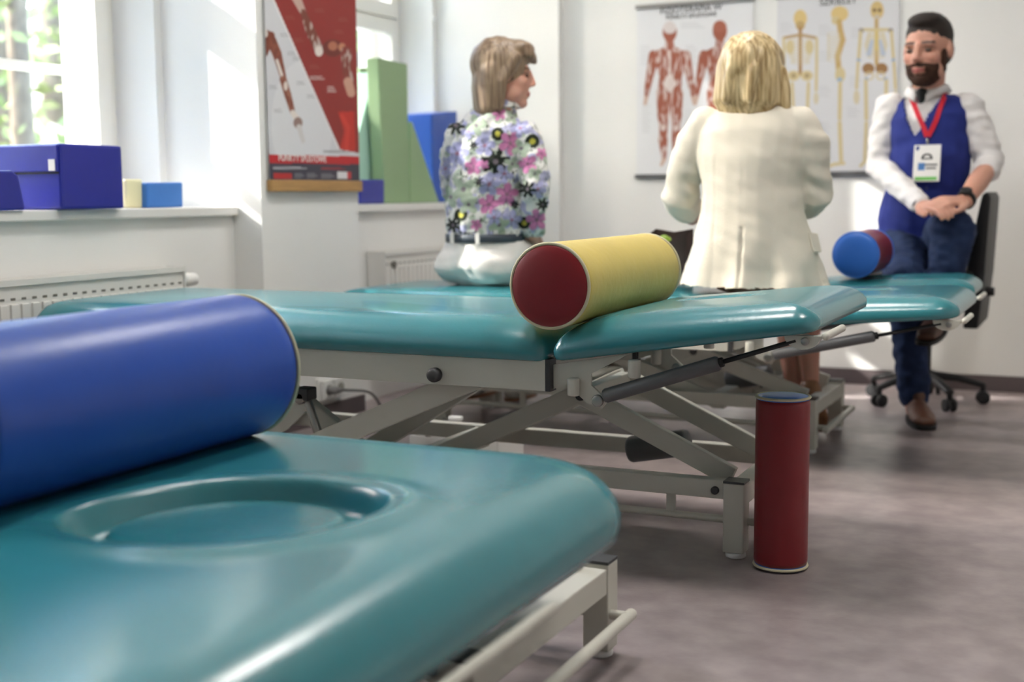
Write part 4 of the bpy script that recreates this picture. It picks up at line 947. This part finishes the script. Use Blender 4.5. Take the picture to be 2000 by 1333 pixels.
def mark(name, a, b, w_, h_, m):
    bm = bmesh.new(); aprism(bm, [p1 + bn * .003 + bs * (a + x) + bu * (b + y) for x, y in ((-w_, -h_), (w_, -h_), (w_, h_), (-w_, h_))], bn * .0006); finish(name, bm, m, bdg)
GREENP = mat('badge_green', (110, 190, 90), .5); BLUEP = mat('badge_blue', (70, 120, 180), .5)
mark('green_strip', 0, -ph + .010, pw * .82, .006, GREENP); mark('emblem', -.018, -.012, .012, .013, BLUEP); mark('name_line', .016, -.006, .022, .003, GASM); mark('name_line', .016, -.018, .018, .003, GASM)
bm = bmesh.new()
for i in range(8):
    a = math.pi * i / 7; b = math.pi * (i + 1) / 7
    if i < 7: aprism(bm, [p1 + bn * .003 + bs * (r_ * math.cos(q)) + bu * (.018 + r_ * .8 * math.sin(q)) for r_, q in ((.012, a), (.020, a), (.020, b), (.012, b))], bn * .0006)
aprism(bm, [p1 + bn * .003 + bs * x + bu * y for x, y in ((-.02, .013), (.02, .013), (.02, .018), (-.02, .018))], bn * .0006)
finish('arch_logo', bm, INKM, bdg)
wd = (LWr - LE).normalized(); wp = LWr - wd * .012
cyl('watch_strap', wp - wd * .010, wp + wd * .010, .034, BLACKM, mp_, 24, .003)
wo = (CAM - wp).normalized() * .5 + V((0, 0, .8)); wo = (wo - wd * wo.dot(wd)).normalized(); wf = cyl('watch_face', wp + wo * .028, wp + wo * .041, .020, BLACKM, mp_, 20); 
wd2 = (RWr - RE).normalized(); wp2 = RWr - wd2 * .004
cyl('bracelet', wp2 - wd2 * .006, wp2 + wd2 * .006, .033, BLACKM, mp_, 20, .003)

# ---------------- woman in a floral blouse, back to the room
w1 = root('person', 'person with ash blond bob in floral blouse and white trousers on a teal table', 'person', None, (J(945, 550, 3.62).x, 3.62, 0.49))
ws = V((0.985, -0.17, 0)).normalized(); wf_ = V((0.17, 0.985, 0)).normalized()
h1 = Head(J(985, 147, 3.64), (0.80, 0.60, -0.04), 0.885)
TB = [(945, 474, 3.63, .118, .098), (945, 452, 3.63, .126, .104), (947, 415, 3.62, .126, .104), (950, 365, 3.61, .118, .098), (955, 310, 3.61, .124, .100), (960, 268, 3.62, .132, .096), (964, 240, 3.63, .108, .076), (972, 214, 3.64, .056, .052)]
def tor1(d): return ('t', [(J(a, b, c), ra + d, rb + d) for a, b, c, ra, rb in TB], ws)
S1, E1, W1 = J(1033, 270, 3.61), J(1046, 365, 3.585), J(1040, 455, 3.66)
S2, E2, W2_ = J(892, 272, 3.66), J(884, 352, 3.74), J(905, 440, 3.90)
HP = J(947, 505, 3.635); zs = .497
K1, K2 = V((HP.x + .13, 3.955, zs + .03)), V((HP.x - .09, 3.955, zs + .03))
F1 = PZ(985, 772, .09); A1 = V((F1.x, 3.985, .15)); A2 = V((F1.x - .16, 3.985, .15))
nk1 = ('t', [(h1.p(-.02, 0, -.05), .046, .05), (J(980, 205, 3.64), .048, .048), (J(972, 225, 3.64), .058, .055)])
body = h1.prims() + [nk1, tor1(-.012), ('t', [(S1, .040), (E1, .034), (W1, .025)]), ('t', [(S2, .040), (E2, .034), (W2_, .025)]), ('e', HP, (.12, .095, .065), (ws, wf_, V((0, 0, 1)))),
    ('t', [(HP + ws * .07, .06), (K1, .05), (A1, .034)]), ('t', [(HP - ws * .07, .06), (K2, .05), (A2, .034)])] + hand(W1, V((-.1, .35, -.3)), V((-.3, .2, -1)), .92, .4, 1) + hand(W2_, V((.2, .4, -.3)), V((.2, .2, -1)), .92, .4, -1)
blob('body', body, .0055, SKIN, w1, 3, color=h1.face((214, 162, 142), lip=(180, 96, 92), brow=(110, 84, 66)))
h1.eyes(w1)
def h1cut(p):
    a, b, c = h1.loc(p); return False
blob('hair', [h1.e((-0.022, 0, 0.040), (0.106, 0.090, 0.098)), h1.t([(-.048, 0, .02, .092, .066), (-.058, 0, -.05, .094, .060), (-.058, 0, -.120, .090, .050)]), h1.e((.045, .0, .092), (.062, .074, .036)),
    h1.t([(.062, -.052, .075, .022), (.085, -.038, .070, .020), (.104, -.010, .052, .013)]), h1.t([(.02, -.074, .055, .026), (.004, -.080, .02, .022), (-.026, -.082, -.03, .022), (-.03, -.080, -.118, .018)]), h1.t([(.02, .074, .055, .026), (.012, .080, .0, .026), (.0, .080, -.05, .026), (-.01, .074, -.105, .020)])],
    .0052, HAIRB, w1, 5, disp=lambda p, n: .003 * noise.noise(V((p.x * 45, p.y * 45, p.z * 2.5))))
# blouse with printed flowers
FL = []
for px, py, kind, r_ in ((968, 316, 'd', 30), (1040, 276, 'k', 14), (972, 262, 'k', 13), (900, 420, 'k', 13), (1024, 436, 'k', 12), (997, 280, 'p', 24), (925, 325, 'p', 18), (1030, 320, 'p', 20), (990, 380, 'p', 24), (955, 400, 'p', 22), (1048, 430, 'p', 22), (975, 222, 'p', 14), (893, 300, 'l', 24), (947, 285, 'l', 22), (1016, 250, 'l', 20), (955, 360, 'l', 24), (1000, 430, 'l', 20), (915, 255, 'l', 18), (1050, 370, 'l', 18), (890, 245, 'd', 20), (1030, 370, 'd', 18), (880, 385, 'g', 22), (905, 370, 'g', 26), (930, 245, 'g', 22), (985, 340, 'l', 20), (915, 400, 'g', 22), (975, 440, 'g', 22), (1018, 290, 'g', 20), (1000, 320, 'g', 16), (1045, 340, 'g', 14), (885, 440, 'd', 16), (930, 440, 'p', 12), (1058, 300, 'p', 12), (1060, 400, 'd', 14), (870, 330, 'l', 14), (925, 285, 'd', 10), (935, 355, 'd', 10), (1006, 400, 'd', 10), (945, 322, 'p', 10), (1000, 230, 'g', 14), (965, 425, 'l', 16)):
    FL.append((px, py, kind, r_ / 2450.0, random.uniform(0, 6.28)))
FCOL = {'d': ((38, 44, 38), 7), 'k': ((44, 50, 36), 1), 'p': ((206, 132, 178), 5), 'l': ((170, 170, 208), 5), 'g': ((166, 180, 160), 4)}
def floral(co, n):
    d = co - CAM; z = d.dot(FW); X = d.dot(RT) / z; Yv = -d.dot(UP) / z; frontal = n.dot(FW) < 0.15
    col = (222, 222, 218)
    q = noise.noise(V((co.x * 30, co.y * 30, co.z * 30)))
    if q > .22: col = (178, 178, 208)
    elif q < -.28: col = (176, 188, 172)
    if abs(noise.noise(V((co.x * 45 + 7, co.y * 45, co.z * 18)))) < .035: col = (70, 78, 66)
    if frontal:
        for px, py, k, r_, ph_ in FL:
            dx, dy = X - (px - 1000) / FPX, Yv - (py - 666.5) / FPX; rr = math.hypot(dx, dy) / r_
            if rr < 1:
                c_, np_ = FCOL[k]; a = math.atan2(dy, dx) + ph_
                if k == 'k':
                    col = (196, 190, 80) if rr < .42 else c_
                elif rr < .45 + .55 * abs(math.cos(a * np_ / 2)) ** (1.6 if k in 'dg' else .7):
                    col = c_
                    if rr < .18: col = (150, 110, 130) if k in 'pl' else (120, 110, 120)
                    elif abs(math.sin(a * np_ / 2)) > .9 and k in 'pl': col = tuple(x * .8 for x in c_)
    else:
        v = noise.noise(V((co.x * 14 + 3, co.y * 14, co.z * 14)))
        if v > .25: col = (206, 132, 178)
        elif v < -.35: col = (60, 66, 56)
    return col
zhem = J(945, 462, 3.53).z
bl, bvB = blob('blouse', [tor1(.006), ('t', [(S1 + V((-.012, 0, .004)), .052), ((S1 + E1) / 2, .050), (E1, .046), ((E1 + W1) / 2, .043), (W1, .036)]), ('t', [(S2 + V((.012, 0, .004)), .050), ((S2 + E2) / 2, .049), (E2, .044), (W2_, .034)])], .0038, FLORAL, w1, 6, cut=lambda p: p.z < zhem - .006 and (p - J(945, 470, 3.63)).length < .2, disp=lambda p, n: .010 * noise.noise(V((p.x * 14, p.y * 14, p.z * 26))) + .004 * noise.noise(V((p.x * 40, p.y * 40, p.z * 60))), color=floral)
cn1 = J(975, 208, 3.64); bm = bmesh.new(); rows = []
for zz, rr_ in ((-.008, 1.2), (.014, 1.06), (.020, 1.1), (-.006, 1.38)):
    rows.append([bm.verts.new(cn1 + ws * math.sin(2 * math.pi * i / 28) * .052 * rr_ + wf_ * math.cos(2 * math.pi * i / 28) * .050 * rr_ + V((0, 0, zz))) for i in range(28)])
for A, B in zip(rows, rows[1:]):
    for i in range(2, 26): bm.faces.new((A[i], A[i + 1], B[i + 1], B[i]))
bmesh.ops.subdivide_edges(bm, edges=bm.edges[:], cuts=2, use_grid_fill=True)
bm.normal_update(); colr = [floral(v.co, v.normal) for v in bm.verts]
o = finish('collar', bm, FLORAL, w1, True)
at = o.data.color_attributes.new('Col', 'FLOAT_COLOR', 'POINT'); at.data.foreach_set('color', [x for c_ in colr for x in (*s2l(c_), 1.0)])
md = o.modifiers.new('solid', 'SOLIDIFY'); md.thickness = .003
tr1, bvT1 = blob('trousers', [('e', HP + V((0, 0, -.004)), (.156, .128, .082), (ws, wf_, V((0, 0, 1)))), ('e', HP + ws * .075 + V((0, -.02, -.02)), (.085, .11, .066), (ws, wf_, V((0, 0, 1)))), ('e', HP - ws * .075 + V((0, -.02, -.02)), (.085, .11, .066), (ws, wf_, V((0, 0, 1)))), ('t', [(HP + V((0, 0, .0)), .150, .122), (J(947, 478, 3.632), .132, .110), (J(947, 458, 3.632), .124, .104)], ws),
    ('t', [(HP + ws * .08, .084), (K1, .064), ((K1 + A1) / 2, .056), (A1, .048)]), ('t', [(HP - ws * .08, .084), (K2, .064), ((K2 + A2) / 2, .056), (A2, .048)])], .0065, TROUS, w1, 6, disp=lambda p, n: (.006 * noise.noise(V((p.x * 12, p.y * 22, p.z * 30)))) - .006 * math.exp(-((p - HP).dot(ws) / .014) ** 2) * (1 if (p - HP).dot(wf_) < -.05 and p.z < HP.z + .06 else 0))
bp = J(947, 464, 3.632)
tubeb = bmesh.new(); K = 40; rows = []
for zz, g in ((-.013, 1), (.013, 1), (.013, .94), (-.013, .94)):
    rows.append([tubeb.verts.new(bp + ws * math.cos(2 * math.pi * i / K) * .135 * g + wf_ * math.sin(2 * math.pi * i / K) * .114 * g + V((0, 0, zz))) for i in range(K)])
for j in range(4):
    A, B = rows[j], rows[(j + 1) % 4]
    for i in range(K): tubeb.faces.new((A[i], A[(i + 1) % K], B[(i + 1) % K], B[i]))
finish('belt', tubeb, BELTM, w1, True)
for sx in (-.045, .055):
    c_ = bp + ws * sx - wf_ * .113; box('belt_loop', c_ + V((-.006, -.005, -.018)), c_ + V((.006, .003, .018)), TROUS, w1)
for A_ in (A1, A2):
    sh = shoe(V((A_.x, A_.y - .03, .062)), V((A_.x - .02, A_.y + .15, .055)), LABELM, w1, .92, sole=TANL)

# ---------------- woman in a cream blazer, back to the room
w2 = root('person', 'person with blond hair in a cream blazer seated on a teal table', 'person', None, (J(1470, 550, 3.62).x, 3.62, 0.49))
vs = V((1, 0.0, 0)); vf = V((0, 1, 0))
h2 = Head(J(1470, 146, 3.625), (0.10, 0.99, -0.05), 0.92)
TC = [(1470, 562, 3.63, .226, .165), (1470, 520, 3.63, .206, .150), (1469, 470, 3.62, .176, .132), (1467, 415, 3.61, .152, .114), (1467, 365, 3.61, .146, .106), (1468, 310, 3.61, .156, .106), (1470, 265, 3.62, .166, .102), (1470, 236, 3.63, .160, .086), (1470, 216, 3.635, .118, .066), (1470, 200, 3.64, .058, .054)]
def tor2(d, lo=0): return ('t', [(J(a, b, c), ra + d, rb + d) for a, b, c, ra, rb in TC[lo:]], vs)
B1, C1, D1 = J(1364, 252, 3.62), J(1328, 385, 3.65), J(1352, 425, 3.87)
B2, C2, D2 = J(1577, 252, 3.62), J(1594, 378, 3.66), J(1560, 420, 3.88)
HQ = J(1470, 530, 3.64)
KA, KB = J(1540, 575, 3.975), J(1572, 575, 3.965)
AA, AB = J(1553, 768, 3.985), J(1581, 738, 3.965)
nk2 = ('t', [(h2.p(-.02, 0, -.05), .047, .05), (J(1470, 195, 3.64), .05, .05), (J(1470, 220, 3.64), .06, .058)])
body = h2.prims() + [nk2, tor2(-.02, 2), ('t', [(B1 + V((.02, 0, .0)), .034), (C1, .034), (D1, .026)]), ('t', [(B2 + V((-.02, 0, .0)), .034), (C2, .034), (D2, .026)]), ('e', HQ, (.15, .12, .075)),
    ('t', [(HQ + vs * .06, .072), (KA, .052), ((KA * 2 + AA) / 3, .047), (AA, .030), (AA + V((0, .05, -.05)), .026)]), ('t', [(HQ + vs * .10, .07), (KB, .052), ((KB + AB) / 2, .042), (AB, .030), (AB + V((.0, .03, -.05)), .026)])] + hand(D1, V((.3, .5, .1)), V((.4, .3, -.5)), .92, .5, -1) + hand(D2, V((-.3, .5, .1)), V((-.4, .3, -.5)), .92, .5, 1)
blob('body', body, .0055, SKIN, w2, 3, color=h2.face((206, 150, 130), brow=(140, 110, 80)))
h2.eyes(w2)
blob('hair', [h2.e((-0.012, 0, 0.035), (0.112, 0.100, 0.098)), h2.t([(-.030, 0, .03, .104, .078), (-.038, 0, -.04, .108, .070), (-.042, .004, -.090, .108, .056), (-.040, .004, -.108, .095, .044)]),
    h2.t([(-.01, -.086, .0, .030), (-.012, -.100, -.06, .028), (-.02, -.115, -.112, .016)]), h2.t([(-.0, .090, .02, .028), (.0, .098, -.05, .026), (-.01, .090, -.10, .016)]), h2.t([(-.06, -.03, .09, .03), (-.105, -.045, .0, .018), (-.098, -.03, -.09, .013)]), h2.t([(-.06, .03, .09, .03), (-.104, .03, .0, .02), (-.094, .05, -.085, .016)])],
    .0055, HAIRY, w2, 5, disp=lambda p, n: .004 * noise.noise(V((p.x * 38, p.y * 38, p.z * 2.5))))
def bdisp(p, n):
    q = p - J(1470, 400, 3.62); sx = q.dot(vs); bk = n.dot(vf) < -.2
    v = .006 * noise.noise(V((p.x * 6, p.y * 6, p.z * 9))) + .0025 * noise.noise(V((p.x * 16, p.y * 16, p.z * 34 + p.x * 14)))
    zz = p.z
    if bk:
        v -= .0015 * math.exp(-(sx / .004) ** 2)
        if zz < J(1470, 445, 3.5).z: v -= .007 * math.exp(-((sx - .002) / .004) ** 2)
        lowk = max(0, min(1, (J(1470, 470, 3.5).z - zz) / .12))
        v += .014 * lowk * math.sin(sx * 48 + 1.2)
        for s0 in (-.085, .085): v -= .0016 * math.exp(-((sx - s0) / .005) ** 2) * (1 if zz < J(1470, 300, 3.5).z else 0)
    if abs(sx) > .16 and zz > J(1470, 440, 3.5).z: v += .011 * math.sin(zz * 90 + sx * 30) * noise.noise(V((p.x * 8, p.y * 8, p.z * 8 + 4)))
    return v
zb2 = 0.512
jk, bvJ = blob('blazer', [tor2(0), ('t', [(B1 + V((.022, 0, .020)), .050), (B1 + (C1 - B1) * .2, .056), ((B1 + C1) / 2, .056), (C1, .054), (C1 + (D1 - C1) * .45, .052)]), ('t', [(B2 + V((-.022, 0, .020)), .050), (B2 + (C2 - B2) * .2, .055), ((B2 + C2) / 2, .055), (C2, .052), (C2 + (D2 - C2) * .45, .05)]), ('t', [(J(1470, 216, 3.635), .072, .062), (J(1470, 195, 3.64), .056, .054)], vs)], .0055, BLAZER, w2, 5, cut=lambda p: p.z < zb2, disp=bdisp)
for px, py, rx in ((1346, 466, .35), (1588, 474, -.5)):
    p, n = hitpt([bvJ], px, py, .002)
    if p is not None:
        t_ = V((0, 0, 1)); s_ = t_.cross(n).normalized(); u_ = n.cross(s_)
        bm = bmesh.new(); aprism(bm, [p + s_ * a + u_ * b for a, b in ((-.022, -.030), (.020, -.032), (.026, .024), (-.018, .030))], n * .006); finish('pocket_flap', bm, BLAZER, jk, False, .003)
blob('skirt', [('e', HQ + V((0, 0, -.002)), (.19, .14, .052)), ('t', [(HQ + vs * .06, .080), (KA - V((0, 0, .0)), .068), (KA + (AA - KA) * .16, .070)]), ('t', [(HQ + vs * .10, .080), (KB, .070), (KB + (AB - KB) * .20, .074)])], .007, mat('dark_skirt_cloth', (46, 44, 46), .85, .2), w2, 4, cut=None)
def pump(a, d, parent):
    # court shoe hanging from the foot with a slim heel
    a = V(a); d = V(d).normalized(); u = (V((-.2, -1, .1))); u = (u - d * u.dot(d)).normalized()
    sh, _ = blob('shoe', [('t', [(a, .034, .034), (a + d * .06, .037, .030), (a + d * .12, .040, .022), (a + d * .165, .026, .012)], u.cross(d))], .005, TANL, parent, 4)
    tube('heel', [(a + u * .02, .012), (a + u * .05 + d * .012, .008), (a + u * .085 + d * .016, .006)], LEATHER, sh, 10)
pump(AB + V((.004, -.012, -.03)), (.10, .45, -.85), w2)
pump(AA + V((0, 0, -.03)), (.0, .7, -.5), w2)
